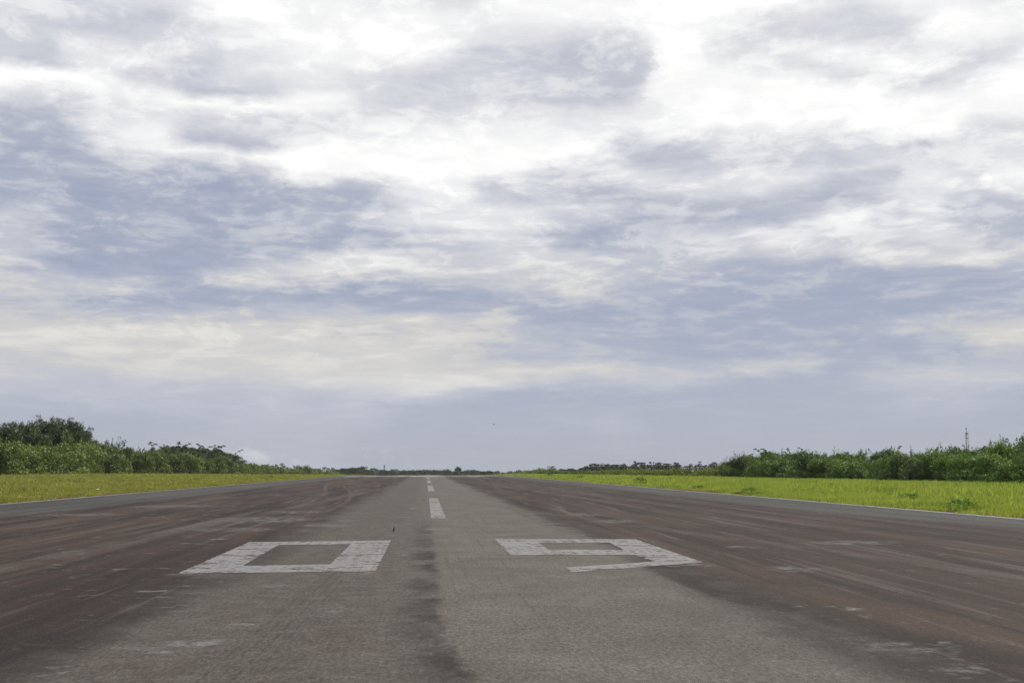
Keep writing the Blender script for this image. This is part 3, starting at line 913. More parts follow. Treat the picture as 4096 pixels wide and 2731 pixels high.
def dome_pts(rng, n, R, H, lobes=5, floor=0.05, skew=0.55):
    """points on and in a lumpy mound of radius R, height H, with outward directions"""
    la = rng.uniform(0, 2 * PI, lobes); lr = R * rng.uniform(.25, .6, lobes)
    lz = H * rng.uniform(.35, .72, lobes); ls = R * rng.uniform(.38, .58, lobes)
    c = np.stack([np.cos(la) * lr, np.sin(la) * lr, lz], 1)
    k = rng.integers(0, lobes, n)
    d = rng.normal(0, 1, (n, 3)); d[:, 2] = d[:, 2] * .8 + .35
    d /= np.linalg.norm(d, axis=1, keepdims=True)
    r = rng.uniform(.45, 1.0, n) ** skew
    sz = (H - lz[k]) * 1.0
    P = c[k] + d * r[:, None] * np.stack([ls[k], ls[k], sz], 1)
    low = rng.uniform(0, 1, n) < .30                              # skirt down to the ground
    th = rng.uniform(0, 2 * PI, n); rr = R * rng.uniform(.55, .98, n)
    P[low] = np.stack([np.cos(th) * rr, np.sin(th) * rr, rng.uniform(0, .42, n) * H], 1)[low]
    P[:, 2] = np.clip(P[:, 2], .01 * H, None)
    return P, d


def stems_mesh(rng, name, R, H, n, m, r0=.06):
    mb = MB()
    for _ in range(n):
        a = rng.uniform(0, 2 * PI); rr = R * rng.uniform(.2, .7)
        e = Vector((math.cos(a) * rr, math.sin(a) * rr, H * rng.uniform(.55, .85)))
        mid = Vector((e.x * .35 + rng.normal(0, .1), e.y * .35 + rng.normal(0, .1), e.z * .55))
        s = Vector((e.x * .08, e.y * .08, -.15))
        mb.tube([s, mid, e], [r0, r0 * .7, r0 * .25], 5)
        for q in range(2):
            b = mid.lerp(e, rng.uniform(.1, .6))
            f = b + Vector((rng.normal(0, .25) * R, rng.normal(0, .25) * R, H * rng.uniform(.08, .22)))
            mb.tube([b, f], [r0 * .45, r0 * .15], 4)
    return mb.build(name, m)


def make_shrub(seed, R, H, m, nsh, nl, leaf, Lr=(.16, .34), up=.8, width=.22, spike=0.15, lobes=6, droop=.25, nc=0, cl=60, cr=(.09, .18)):
    rng = np.random.default_rng(seed)
    P, d = dome_pts(rng, nsh, R, H, lobes)
    D = d * .7 + np.stack([rng.normal(0, .25, nsh), rng.normal(0, .25, nsh), np.full(nsh, up)], 1)
    L = H * rng.uniform(*Lr, nsh)
    parts = [shoots(rng, P, D, L, nl, leaf, width, droop)]
    if nc:
        Pc, _ = dome_pts(rng, nc, R * .92, H * .9, lobes)
        parts.append(clumps(rng, Pc, H * rng.uniform(cr[0], cr[1], nc), cl, leaf * 1.05))
    ns = int(nsh * spike)
    if ns:
        top = P[np.argsort(-P[:, 2])[:ns * 2]][rng.permutation(ns * 2)[:ns]]
        Dv = np.stack([rng.normal(0, .22, ns), rng.normal(0, .22, ns), np.ones(ns)], 1)
        parts.append(shoots(rng, top, Dv, H * rng.uniform(.16, .36, ns), nl, leaf, width * .8, .1))
    return crown_mesh('foliage', m, parts), stems_mesh(rng, 'stem', R, H, 6, M_BARK, .012 * H)


def make_bamboo(seed, H, R, ncul, nspray, leaf, open_=0.35, bare=0):
    rng = np.random.default_rng(seed)
    mb = MB()
    P0, D0, L0 = [], [], []
    for k in range(ncul):
        a = rng.uniform(0, 2 * PI); r0 = R * .22 * rng.uniform(0, 1); lean = R * rng.uniform(.15, 1.0)
        h = H * rng.uniform(.84, 1.04) * (1 - .16 * (lean / R) ** 2)
        pts = []
        for i in range(9):
            t = i / 8
            rr = r0 + lean * t ** 2.2
            zz = h * (t - open_ * .55 * (lean / R) * t ** 4)
            pts.append(Vector((math.cos(a) * rr, math.sin(a) * rr, zz - .1)))
        mb.tube(pts, [max(.012, .05 * (1 - .85 * i / 8)) for i in range(9)], 5)
        for _ in range(nspray):
            t = rng.uniform(.22, 1.0) ** .8 * 7.99
            i = int(t); p = pts[i].lerp(pts[i + 1], t - i)
            b = a + rng.normal(0, 1.2)
            P0.append(tuple(p)); D0.append((math.cos(b), math.sin(b), rng.uniform(-.25, .75))); L0.append(H * rng.uniform(.07, .16))
    for k in range(bare):                                        # nearly leafless tips arching clear of the crown
        a = rng.uniform(0, 2 * PI); lean = R * rng.uniform(.3, .9); h = H * rng.uniform(1.08, 1.28)
        pts = []
        for i in range(11):
            t = i / 10
            pts.append(Vector((math.cos(a) * lean * t ** 2, math.sin(a) * lean * t ** 2, h * (t - .12 * t ** 6))))
        mb.tube(pts, [max(.014, .045 * (1 - .8 * i / 10)) for i in range(11)], 5)
        for i in range(7, 11):
            for _ in range(3):
                b = rng.uniform(0, 2 * PI)
                P0.append(tuple(pts[i])); D0.append((math.cos(b), math.sin(b), rng.uniform(-.3, .5))); L0.append(H * .05)
    rng2 = np.random.default_rng(seed + 1)
    v = shoots(rng2, np.array(P0), np.array(D0), np.array(L0), 16, leaf, .30, .65, .5, .22)
    return crown_mesh('foliage', M_BAMBOO, [v]), mb.build('culm', M_CULM)


def make_palm(seed, H, nf=16, L=3.4):
    rng = np.random.default_rng(seed)
    mb = MB()
    bx, by = rng.normal(0, .08) * H, rng.normal(0, .05) * H
    pts = [Vector((bx * (t ** 1.6), by * (t ** 1.6), H * t - .3 * (t == 0))) for t in np.linspace(0, 1, 8)]
    mb.tube(pts, [.26, .19, .17, .16, .15, .14, .14, .13], 8)
    trunk = mb.build('trunk', M_PTRUNK, True)
    V, F, T = [], [], []
    top = np.array(pts[-1])
    for k in range(nf):
        a = 2 * PI * k / nf + rng.normal(0, .15)
        e = rng.uniform(-.35, 1.1)
        out = np.array([math.cos(a), math.sin(a), 0]); side = np.array([-math.sin(a), math.cos(a), 0])
        prev = None
        for i in range(15):
            t = i / 14
            p = top + out * L * t * math.cos(e) * (1 - .12 * t) + np.array([0, 0, L * (math.sin(e) * t - .75 * t ** 2.0)])
            w = .62 * math.sin(PI * min(1, t * .92 + .08)) ** .6
            if prev is not None:
                for sgn in (-1, 1):                               # leaflets hang on both sides of the rib
                    q = (p + prev) / 2
                    b = len(V)
                    V += [prev, p, q + side * sgn * w + np.array([0, 0, -.38 * w - .1]) + (p - prev) * .9, q + side * sgn * w * .9 + np.array([0, 0, -.42 * w - .1]) + (p - prev) * .5]
                    F.append((b, b + 1, b + 2, b + 3)); T += [rng.uniform(0, 1)] * 4
            prev = p
    return mesh_np('crown', V, F, M_FAR, False, T), trunk


def make_tree(seed, H, R, layers, nsh=150, nl=20, leaf=.34, gap=.0, m=None, limb=6):
    """trunk, limbs and a crown in layers (height fraction, radius fraction, thickness fraction)"""
    rng = np.random.default_rng(seed)
    mb = MB()
    mb.tube([(0, 0, -.4), (rng.normal(0, .2), 0, H * .45), (rng.normal(0, .3), rng.normal(0, .3), H * .93)], [.035 * H, .024 * H, .006 * H], 7)
    P, D = [], []
    for (zf, rf, tf) in layers:
        nb = limb
        off = rng.uniform(0, 6.28)
        for b in range(nb):
            a = off + 2 * PI * b / nb + rng.normal(0, .35)
            rr = R * rf * rng.uniform(.55, 1.0)
            e = Vector((math.cos(a) * rr, math.sin(a) * rr, H * zf + rng.normal(0, .02) * H))
            s = Vector((0, 0, H * max(.25, zf - .16)))
            mb.tube([s, s.lerp(e, .55) + Vector((0, 0, .03 * H)), e], [.012 * H, .008 * H, .003 * H], 5)
            n = max(4, int(nsh / (nb * len(layers))))
            for _ in range(n):
                q = e + Vector((rng.normal(0, .30) * R * rf, rng.normal(0, .30) * R * rf, rng.normal(0, .5) * H * tf))
                P.append(tuple(q)); D.append((q.x * .12 + rng.normal(0, .4), q.y * .12 + rng.normal(0, .4), rng.uniform(0, 1)))
    P, D = np.array(P), np.array(D)
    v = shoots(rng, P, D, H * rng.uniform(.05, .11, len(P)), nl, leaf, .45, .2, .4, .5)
    return crown_mesh('crown', m or M_FAR, [v]), mb.build('trunk', M_BARK)


def place(name, meshes, names, loc, rz, sc, label, cat, group=None):
    """one plant: an Empty at its foot with its parts under it (parts of a kind share mesh data)"""
    r = empty(name, loc)
    r.rotation_euler = (0, 0, rz)
    r.scale = (sc[0], sc[0], sc[1])
    tag(r, label, cat, group)
    for me, nm in zip(meshes, names):
        add(nm, me, r)
    return r


rnd = random.Random(5)
_ONE = ['first', 'second', 'third', 'fourth', 'fifth', 'sixth', 'seventh', 'eighth', 'ninth', 'tenth', 'eleventh', 'twelfth', 'thirteenth',
        'fourteenth', 'fifteenth', 'sixteenth', 'seventeenth', 'eighteenth', 'nineteenth']
_TEN = {2: 'twent', 3: 'thirt', 4: 'fort', 5: 'fift', 6: 'sixt', 7: 'sevent'}


class Ord:
    def __getitem__(s, k):
        k += 1
        if k == 1: return 'nearest'
        if k < 20: return _ONE[k - 1]
        return _TEN[k // 10] + ('ieth' if k % 10 == 0 else 'y-' + _ONE[k % 10 - 1])


ORD = Ord()

SHL = [make_shrub(100 + i, 4.6, 5.6, M_BUSH, 50, 26, .15, lobes=7, spike=.10, width=.30, Lr=(.10, .20), up=.5, nc=58, cl=180, cr=(.11, .24)) for i in range(5)]      # rounded thicket shrubs
SHR = [make_shrub(200 + i, 3.0, 4.2, M_BUSHR, 40, 26, .10, lobes=7, spike=.22, up=.9, width=.28, Lr=(.10, .22), nc=62, cl=190, cr=(.10, .22)) for i in range(5)]   # feathery upright shrubs
SCR = [make_shrub(300 + i, 3.4, 2.3, M_SCRUB, 60, 20, .15, lobes=6, spike=.15, Lr=(.12, .26), nc=60, cl=50, cr=(.10, .2)) for i in range(3)]
VIN = make_shrub(400, 2.9, 3.0, M_VINE, 120, 22, .085, (.10, .2), .1, .35, 0, 5, .8, nc=90, cl=90, cr=(.08, .18))
HW = ['stem', 'foliage']


def shrub(kit, i, x, y, sc, label, cat='shrub', group=None, name='shrub'):
    f, s = kit[i % len(kit)] if isinstance(kit, list) else kit
    return place(name, [s, f], HW, (x, y, tz(x, y) - .05), rnd.uniform(0, 6.28), sc, label, cat, group)


# left thicket, front row, walking away from the camera
y, k = 166.0, 0
while y < 640:
    x = -70 + rnd.uniform(-2.0, 2.0) - 1.0
    big = rnd.uniform(.82, 1.12)
    hgt = big * np.interp(y, [176, 230, 275, 330, 460, 560, 640], [1.12, 1.02, 1.16, 1.08, 1.02, .80, .66]) * rnd.uniform(.74, 1.16)
    adj = 'tall' if hgt > 1.0 else 'rounded' if hgt > .88 else 'low'
    shrub(SHL, k, x, y, (big, hgt), f'{adj} leafy shrub in the front row of the left thicket, {ORD[k]} from the camera', group='front row of the left thicket')
    y += 7.0 + max(0, y - 300) * .022 + rnd.uniform(-.8, .8); k += 1
# back row, taller, showing over the front row
y, k = 205.0, 0
while y < 600:
    x = -80 + rnd.uniform(-3, 2)
    big = rnd.uniform(.95, 1.25)
    hgt = big * np.interp(y, [205, 260, 300, 420, 600], [1.12, 1.12, 1.05, 1.12, .85]) * rnd.uniform(.9, 1.12)
    shrub(SHL, k + 2, x, y, (big, hgt), f'dense shrub rising behind the front row of the left thicket, {ORD[k]} from the camera', group='back row of the left thicket')
    y += 10.5 + rnd.uniform(-1.5, 1.5); k += 1
# low hedge running on towards the crest on the left
y, k = 655.0, 0
while y < 1500:
    x = -66 + rnd.uniform(-5, 3) - (y - 655) * .012
    s = rnd.uniform(.75, 1.25)
    shrub(SHL, k, x, y, (s * 1.3, s * np.interp(y, [655, 900, 1500], [1.0, 1.15, 1.35])), f'small distant shrub in the line left of the far runway, {ORD[k]} beyond the thicket', group='distant shrubs left of the runway')
    y += 15 + (y - 655) * .03; k += 1

# right thicket
y, k = 104.0, 0
while y < 252:
    x = 61.5 + rnd.uniform(-1.2, 1.2)
    s = rnd.uniform(.85, 1.12)
    hgt = s * np.interp(y, [104, 130, 160, 215, 245, 262], [.84, .84, .84, .88, 1.04, 1.05]) * rnd.uniform(.8, 1.14)
    adj = 'tall' if hgt > .80 else 'bushy' if hgt > .68 else 'low'
    shrub(SHR, k, x, y, (s, hgt), f'{adj} feathery shrub in the front row of the right thicket, {ORD[k]} from the right', group='front row of the right thicket')
    y += 4.7 + rnd.uniform(-.5, .5); k += 1
y, k = 112.0, 0
while y < 252:
    x = 67.5 + rnd.uniform(-1.5, 1.5)
    s = rnd.uniform(.95, 1.2)
    hgt = s * np.interp(y, [112, 140, 165, 215, 262], [.98, 1.0, .94, 1.0, 1.12]) * rnd.uniform(.9, 1.12)
    shrub(SHR, k + 3, x, y, (s, hgt), f'feathery shrub rising behind the right thicket front row, {ORD[k]} from the right', group='back row of the right thicket')
    y += 5.6 + rnd.uniform(-.8, .8); k += 1
for (px, yy, s, lab) in ((3690, 148.5, 1.0, 'dark vine-draped mound at the front of the right thicket'), (3790, 142, .62, 'small vine-draped mound beside the dark one, at the front of the right thicket'),
                         (3560, 157, .6, 'low vine-draped mound farther along the front of the right thicket')):
    shrub(VIN, 0, at_px(px, yy), yy, (s * 1.1, s * 1.15), lab, 'vine mound', 'vine mounds', 'vine_mound')

# yellow-green scrub bank between the right thicket and the crest
y, k = 268.0, 0
while y < 560:
    x = 62 + rnd.uniform(-2, 3)
    s = rnd.uniform(.75, 1.1) * np.interp(y, [268, 300, 430, 560], [.80, .82, .86, .9])
    shrub(SCR, k, x, y, (s * 1.15, s), f'yellow green scrub bush on the low bank past the right thicket, {ORD[k]} along', 'scrub bush', 'scrub on the right bank', 'scrub_bush')
    if k % 2 == 0:
        shrub(SCR, k + 1, x + 8, y + 4, (s * 1.4, s * 1.18), f'taller yellow green scrub bush behind the low bank, {ORD[k // 2]} of its row' , 'scrub bush', 'scrub behind the right bank', 'scrub_bush')
    y += 7.5 + (y - 268) * .012; k += 1
y, k = 570.0, 0
while y < 1500:
    x = 60 + rnd.uniform(-2, 6)
    s = rnd.uniform(.7, 1.15)
    shrub(SHL, k, x, y, (s * 1.25, s * np.interp(y, [570, 800, 1500], [.62, .85, 1.15])), f'small distant shrub right of the far runway, {ORD[k]} beyond the scrub bank', group='distant shrubs right of the runway')
    y += 14 + (y - 570) * .03; k += 1

# bamboo
BAM = [make_bamboo(500 + i, 12.0, 5.2, 46, 34, .27, .4) for i in range(3)]
BAMS = [make_bamboo(520 + i, 7.0, 4.6, 46, 62, .17, .4, bare=3) for i in range(3)]
BAMT = [make_bamboo(540 + i, 5.6, 2.6, 30, 36, .15, .6, bare=2) for i in range(3)]


def bamboo(kit, i, px, Y, ztop, kitH, wide, label, group):
    Y = ((83.0 if px < 500 else 79.0) if px < 1703 else 68.0) / abs(px - 1703.0) * FPX
    x = at_px(px, Y)
    d = ray(px, ztop)
    top = CAMH + d.z / d.y * Y
    s = (top - tz(x, Y)) / kitH
    return place('bamboo_clump', [kit[i % 3][1], kit[i % 3][0]], ['culm', 'foliage'], (x, Y, tz(x, Y)), rnd.uniform(0, 6.28), (s * wide, s), label, 'bamboo', group)


for i, (px, Y, zt, w, lab) in enumerate(((12, 232, 1706, .8, 'bamboo clump cut off by the left edge of the picture'), (82, 250, 1684, .9, 'bamboo clump between the one at the left edge and the tall dark one'),
                                         (165, 262, 1672, 1.0, 'tallest dark bamboo clump over the left thicket'), (240, 268, 1680, .95, 'broad dark bamboo clump right of the tallest one'),
                                         (292, 275, 1698, .8, 'drooping dark bamboo clump at the right end of the tall group'))):
    bamboo(BAM, i, px, Y, zt, 11.0, w, lab, 'tall bamboo over the left thicket')
for i, (px, Y, zt, w, lab) in enumerate(((640, 330, 1800, 1.0, 'bamboo clump at the left end of the lower dark group'), (700, 345, 1790, 1.2, 'bamboo clump with bare tips, second in the lower dark group'),
                                         (765, 365, 1794, 1.2, 'bamboo clump with bare tips in the middle of the lower dark group'), (830, 385, 1800, 1.1, 'bamboo clump right of the middle of the lower dark group'),
                                         (895, 405, 1816, 1.0, 'bamboo clump at the right end of the lower dark group'))):
    bamboo(BAMS, i, px, Y, zt - 8, 6.6, w * 1.35, lab, 'lower bamboo over the left thicket')
for i, (px, Y, zt, w, lab) in enumerate(((2968, 250, 1812, 1.6, 'loose bamboo clump at the left end of the right thicket'), (3095, 240, 1776, 1.5, 'dark bamboo clump standing clear over the left part of the right thicket'),
                                         (3172, 232, 1788, 1.1, 'small dark bamboo clump right of the one standing clear'), (3245, 222, 1785, 1.0, 'bamboo clump with bare arching tips over the right thicket'),
                                         (3375, 205, 1792, 1.3, 'dark leafy bamboo clump in the middle of the right thicket'), (3432, 198, 1796, .9, 'slim dark bamboo clump in the middle of the right thicket'),
                                         (3578, 182, 1778, 1.2, 'sparse bamboo clump with a long drooping tip over the right thicket'), (3650, 170, 1788, .8, 'thin bamboo sprig just right of the sparse clump'),
                                         (4015, 150, 1748, .9, 'tall thin bamboo sprays right of the lattice mast'))):
    bamboo(BAMT, i, px, Y, zt, 6.4, w, lab, 'bamboo over the right thicket')

# pale feathery spikes of the right thicket against the sky
# ---------------------------------------------------------------- palms and far trees
PALM = [make_palm(600 + i, 10.0) for i in range(3)]


def palm(i, px, Y, ztop, label, group='coconut palms beyond the left thicket', sc=1.0):
    x = at_px(px, Y)
    d = ray(px, ztop)
    top = CAMH + d.z / d.y * Y
    s = (top - tz(x, Y)) / 11.5
    return place('palm_tree', [PALM[i % 3][1], PALM[i % 3][0]], ['trunk', 'crown'], (x, Y, tz(x, Y)), rnd.uniform(0, 6.28), (s * sc, s), label, 'palm tree', group)


for i, (px, Y, zt, lab, sc) in enumerate((
        (1089, 640, 1856, 'coconut palm half hidden at the end of the left thicket', .8), (1103, 680, 1852, 'coconut palm left of the tall pair', .85),
        (1129, 660, 1847, 'taller coconut palm of the pair at the end of the left thicket', .85), (1137, 700, 1857, 'shorter coconut palm of the pair at the end of the left thicket', .85),
        (1147, 740, 1864, 'small coconut palm right of the tall pair', .8), (1194, 800, 1863, 'coconut palm standing alone over the left shrub line', .7),
        (1299, 850, 1862, 'coconut palm with a round head over the left shrub line', 1.0), (1313, 870, 1867, 'coconut palm just right of the round-headed one', .9),
        (1274, 890, 1869, 'low coconut palm left of the round-headed one', .8))):
    palm(i, px, Y, zt, lab, sc=sc)
for i, (px, zt, sc, lab) in enumerate(((1461, 1873, .8, 'left of the tall ragged one'), (1487, 1869, 1.0, 'tall and ragged, left of the far mast'), (1499, 1875, .8, 'right of the tall ragged one'),
                                       (1512, 1876, .7, 'low, nearer the far mast'), (1521, 1876, .7, 'next to the far mast on its left'), (1538, 1876, .8, 'at the foot of the far mast'),
                                       (1549, 1877, .7, 'next to the far mast on its right'), (1567, 1871, 1.0, 'tall, right of the far mast'), (1578, 1875, 1.0, 'right of the tall one'),
                                       (1590, 1879, .7, 'low, left of the runway axis'), (1603, 1878, .7, 'slim, left of the runway axis'), (1662, 1880, .7, 'over the left side of the crest'),
                                       (1736, 1877, .7, 'right above the last centre line dash'))):
    palm(i, px, 1250 + 13 * i, zt, f'far coconut palm behind the crest, {lab}', 'coconut palms on the horizon', sc)

FART = [make_tree(700 + i, 12.0, 4.5, [(.45, 1.0, .10), (.62, 1.0, .10), (.80, .72, .08), (.93, .35, .06)]) for i in range(3)]
UMB = [make_tree(720 + i, 12.0, 5.5, [(.40, .8, .09), (.58, .95, .07), (.78, 1.0, .05), (.93, .6, .035)], nsh=260, limb=7) for i in range(2)]
SPARSE = [make_tree(740 + i, 12.0, 2.6, [(.55, .8, .03), (.72, 1.0, .03), (.9, .7, .03)], nsh=50, limb=3) for i in range(2)]


def tree(kit, i, px, Y, ztop, wide, label, group, kh=12.3, cat='tree', name='tree'):
    x = at_px(px, Y)
    d = ray(px, ztop)
    top = CAMH + d.z / d.y * Y
    s = max(.2, (top - tz(x, Y)) / kh)
    q = kit[i % len(kit)]
    return place(name, [q[1], q[0]], ['trunk', 'crown'], (x, Y, tz(x, Y)), rnd.uniform(0, 6.28), (s * wide, s), label, cat, group)


for i, (px, Y, zt, w, lab) in enumerate((
        (1418, 1000, 1870, 1.3, 'broad flat-topped far tree left of the horizon palms'), (1444, 1010, 1868, 1.3, 'flat-topped far tree right beside the broad one'),
        (1395, 1000, 1874, 1.2, 'dark far tree at the left of the flat-topped pair'), (1370, 1000, 1875, 1.1, 'dark low far tree over the left shrub line'),
        (1345, 980, 1878, 1.1, 'low far tree right of the round-headed palm'))):
    tree(UMB, i, px, Y, zt, w, lab, 'flat-topped trees left of the crest', name='spreading_tree')
k = 0
px = 1465
while px < 1990:
    if not 1815 < px < 1850:
        zt = np.interp(px, [1465, 1600, 1690, 1760, 1900, 1960, 1990], [1878, 1883, 1880, 1882, 1884, 1886, 1890]) + rnd.uniform(-2.5, 2.5)
        tree(FART, k, px, 1330 + rnd.uniform(-60, 60), zt, rnd.uniform(.8, 1.2), f'far round-crowned tree in the wood behind the crest, {ORD[k]} from the left'.replace('nearest', 'first'), 'trees of the wood behind the crest', name='far_tree')
        k += 1
    px += rnd.uniform(12, 19)
tree([make_tree(760, 12.0, 3.6, [(.35, 1.0, .07), (.52, .95, .07), (.70, .72, .06), (.86, .48, .05), (.96, .25, .04)], nsh=190)], 0, 1833, 1150, 1868, .95,
     'tall conical tree standing up alone over the crest', None, name='lone_tree')
tree(FART, 1, 1893, 1200, 1878, .8, 'pointed far tree right of the lone tall one', None, name='far_tree')
for i, (px, Y, zt, w, lab) in enumerate(((1935, 900, 1885, 1.4, 'left of the pair'), (1960, 880, 1884, 1.5, 'right of the pair'))):
    tree(FART, i, px, Y, zt, w, f'rounded far thicket tree just right of the crest, {lab}', 'rounded trees right of the crest', name='far_tree')
# right side skyline
tree(SPARSE, 0, 2206, 620, 1862, 1.6, 'sparse tree with tiered clumps over the scrub right of the crest', None, name='tiered_tree')
for i, (px, Y, zt, w, lab) in enumerate(((2105, 800, 1882, 1.6, 'dome-shaped dark'), (2250, 760, 1876, 1.8, 'low'), (2278, 750, 1874, 1.5, 'rounded'), (2300, 740, 1877, 1.3, 'small'))):
    tree(FART, i, px, Y, zt, w, f'{lab} far tree behind the scrub right of the crest', 'low trees behind the right scrub', name='far_tree')
for i, (px, Y, zt, w, lab) in enumerate(((2327, 700, 1869, .5, 'small mushroom-shaped tree at the left end of the flat-topped skyline'), (2350, 700, 1865, .9, 'narrow flat-topped tree left of the broad dark one'),
                                         (2383, 690, 1853, 1.35, 'broad dark flat-topped tree, the largest on the right skyline'), (2432, 690, 1857, .95, 'flat-topped tree right of the bare one'),
                                         (2462, 680, 1856, 1.1, 'layered flat-topped tree left of the gap'), (2494, 680, 1856, .8, 'small flat-topped tree right of the layered one'),
                                         (2566, 680, 1848, 1.2, 'flat-topped tree beside the sparse leggy one'), (2633, 680, 1850, .8, 'flat-topped tree at the middle of the right skyline'),
                                         (2665, 680, 1852, 1.2, 'wide flat-topped tree left of the pointed one'), (2705, 680, 1850, .9, 'pointed flat-topped tree on the right skyline'),
                                         (2856, 640, 1847, .9, 'dark flat-topped tree alone near the right thicket'), (2906, 640, 1851, .9, 'dark tree half hidden by the end of the right thicket'))):
    tree(UMB, i, px, Y, zt, w, lab, 'flat-topped trees on the right skyline', name='spreading_tree')
for i, (px, Y, zt, w, lab) in enumerate(((2538, 690, 1841, .9, 'leggy sparse tree left of the middle of the right skyline'), (2606, 690, 1844, 1.0, 'leggy sparse tree with two tufts on the right skyline'),
                                         (2645, 690, 1849, .7, 'short sparse tree on the right skyline'), (2799, 660, 1843, .9, 'leggy sparse tree near the right end of the skyline'))):
    tree(SPARSE, i, px, Y, zt, w, lab, 'sparse trees on the right skyline', name='leggy_tree')
k = 0
for px in range(2300, 2930, 21):
    zt = np.interp(px, [2300, 2350, 2400, 2500, 2700, 2930], [1876, 1869, 1863, 1864, 1860, 1858]) + rnd.uniform(-2, 3)
    tree(FART, k, px + rnd.uniform(-6, 6), 725 + rnd.uniform(-20, 30), zt, rnd.uniform(1.0, 1.4), f'dark round tree in the low mass under the right skyline, {_ONE[k] if k < 19 else ORD[k]} from the left', 'low dark trees under the right skyline', name='far_tree')
    k += 1
# a bare trunk among them
mb = MB()
mb.tube([(0, 0, 0), (.1, 0, 6), (0, 0, 12)], [.34, .28, .2], 7)
for a, h, l in ((0.3, 8.6, 1.9), (2.7, 9.4, 2.2), (3.5, 7.6, 2.6), (5.9, 10.6, 1.4), (1.2, 11.2, 1.1), (2.9, 11.3, 1.6)):
    mb.tube([(0, 0, h), (math.cos(a) * l * .6, math.sin(a) * .4 * l, h + .3), (math.cos(a) * l, math.sin(a) * .6 * l, h + .9)], [.14, .1, .05], 5)
bx = at_px(2412, 670)
bt = empty('bare_tree', (bx, 670, tz(bx, 670)))
s = (CAMH + ray(2412, 1851).z / ray(2412, 1851).y * 670 - tz(bx, 670)) / 12.0
bt.scale = (s, s, s)
tag(bt, 'bare dead tree with stub branches between flat-topped trees', 'dead tree')
add('trunk', mb.build('trunk', M_BARK), bt)
# shrubby palm fan at the right scrub
palm(1, 2762, 560, 1852, 'low fan of palm fronds rising from the scrub bank', None, 1.2)

# distant wood that closes the horizon
rng = np.random.default_rng(77)
n = 5200
Yw = rng.uniform(1500, 1620, n); pxw = rng.uniform(1330, 2330, n)
xw = np.array([(p - 1703.0) / 5000.0 * 1.0 for p in pxw]) * Yw
topz = CAMH + np.interp(pxw, [1330, 1460, 1600, 1760, 1960, 2100, 2330], [-1, -3, -9, -8, -14, -12, -4]) / 5000 * 1560 + 1.6 * np.sin(pxw * .11) * np.sin(pxw * .043)
gz = terrain(xw, Yw)
P = np.stack([xw, Yw, gz + (topz - gz) * rng.uniform(0, 1, n) ** .45], 1)
D = rng.normal(0, .5, (n, 3)); D[:, 2] = 1
wood = add('distant_wood', crown_mesh('distant_wood', M_FAR, [shoots(rng, P, D, rng.uniform(1.0, 2.2, n), 9, .8, .5, .2, .4, .5)]))
tag(wood, 'hazy far-off wood closing the horizon behind the crest', 'wood', kind='stuff')

# ---------------------------------------------------------------- weeds on the verge
WEED = [make_shrub(800 + i, 1.0, .7, M_WEED, 90, 16, .055, (.3, .7), .5, .3, .1, 5, .3) for i in range(2)]
for i, (px, py, s, h, lab) in enumerate(((3800, 2046, 1.0, 1.0, 'dark weed clump on the right edge line, nearest the right edge'), (3640, 2003, 1.1, .8, 'spreading weed tuft in the middle of the right grass'),
                                         (3005, 1976, 1.0, .9, 'dark weed clump left of the orange and white marker'), (2795, 1958, 1.0, .8, 'broad weed patch on the right verge between marker and bush'),
                                         (2563, 1938, 1.1, 1.5, 'large green weed bush on the right verge'), (2204, 1907, 1.4, 1.2, 'weed bush at the far right verge behind a white marker'),
                                         (2320, 1917, 1.5, .9, 'faint weed patch on the far right grass'), (1075, 1915, 1.2, 1.0, 'dark weed clump on the left grass beyond the second marker'),
                                         (3930, 1955, .9, .6, 'small dark weed tuft near the top of the right grass'))):
    p = hit(px, py)
    f, st = WEED[i % 2]
    x, yy = p.x, p.y
    if abs(x) < 20.2: x = math.copysign(20.2, x)
    place('weed_clump', [f], ['foliage'], (x, yy, tz(x, yy)), rnd.uniform(0, 6.28), (s * .62, s * h * .55), lab, 'weed', 'weed clumps on the verges')
for i, (px, py, s, lab) in enumerate(((2952, 1976, .38, 'small brown dry tuft by the right edge line'), (842, 1908, 2.2, 'brown dry bush at the foot of the left thicket'), (1055, 1903, 1.8, 'reddish dry tuft at the end of the left thicket'))):
    p = hit(px, py)
    x, yy = p.x, p.y
    if yy > 150:
        yy = 66 / abs((px - 1703) / 5000); x = math.copysign(65, px - 1703)
    rngd = np.random.default_rng(900 + i)
    V, F, T = blades(rngd, rngd.normal(0, .35, 60), rngd.normal(0, .25, 60), np.zeros(60), np.full(60, .45), np.full(60, .02), 6, np.full(60, .08))
    o = place('dry_tuft', [mesh_np('foliage', V, F, M_DRYTUFT, False, T)], ['foliage'], (x, yy, tz(x, yy)), 0, (s, s), lab, 'dry grass', 'dry tufts')


# ---------------------------------------------------------------- runway edge markers
M_WHITE = plain('white_plastic', (0.78, 0.77, 0.72), .45, .5, var=.08)
M_ORANGE = plain('orange_paint', (0.62, 0.24, 0.07), .5, .4, var=.2)
M_CREAM = plain('faded_cream_paint', (0.62, 0.50, 0.34), .6, .4, var=.15)
M_STEEL = plain('galvanised_steel', (0.10, 0.10, 0.105), .5, .5, .6, var=.2)
M_DARK = plain('dark_steel', (0.05, 0.05, 0.055), .5, .4, .3, var=.2)
M_BIRD = plain('black_feathers', (0.012, 0.012, 0.013), .55, .5, var=.4, scale=60)
M_BEAK = plain('dark_beak', (0.03, 0.028, 0.025), .4, .5)


def frustum(mb, z0, z1, r0, r1, n=12):
    mb.tube([(0, 0, z0), (0, 0, z1)], [r0, r1], n)


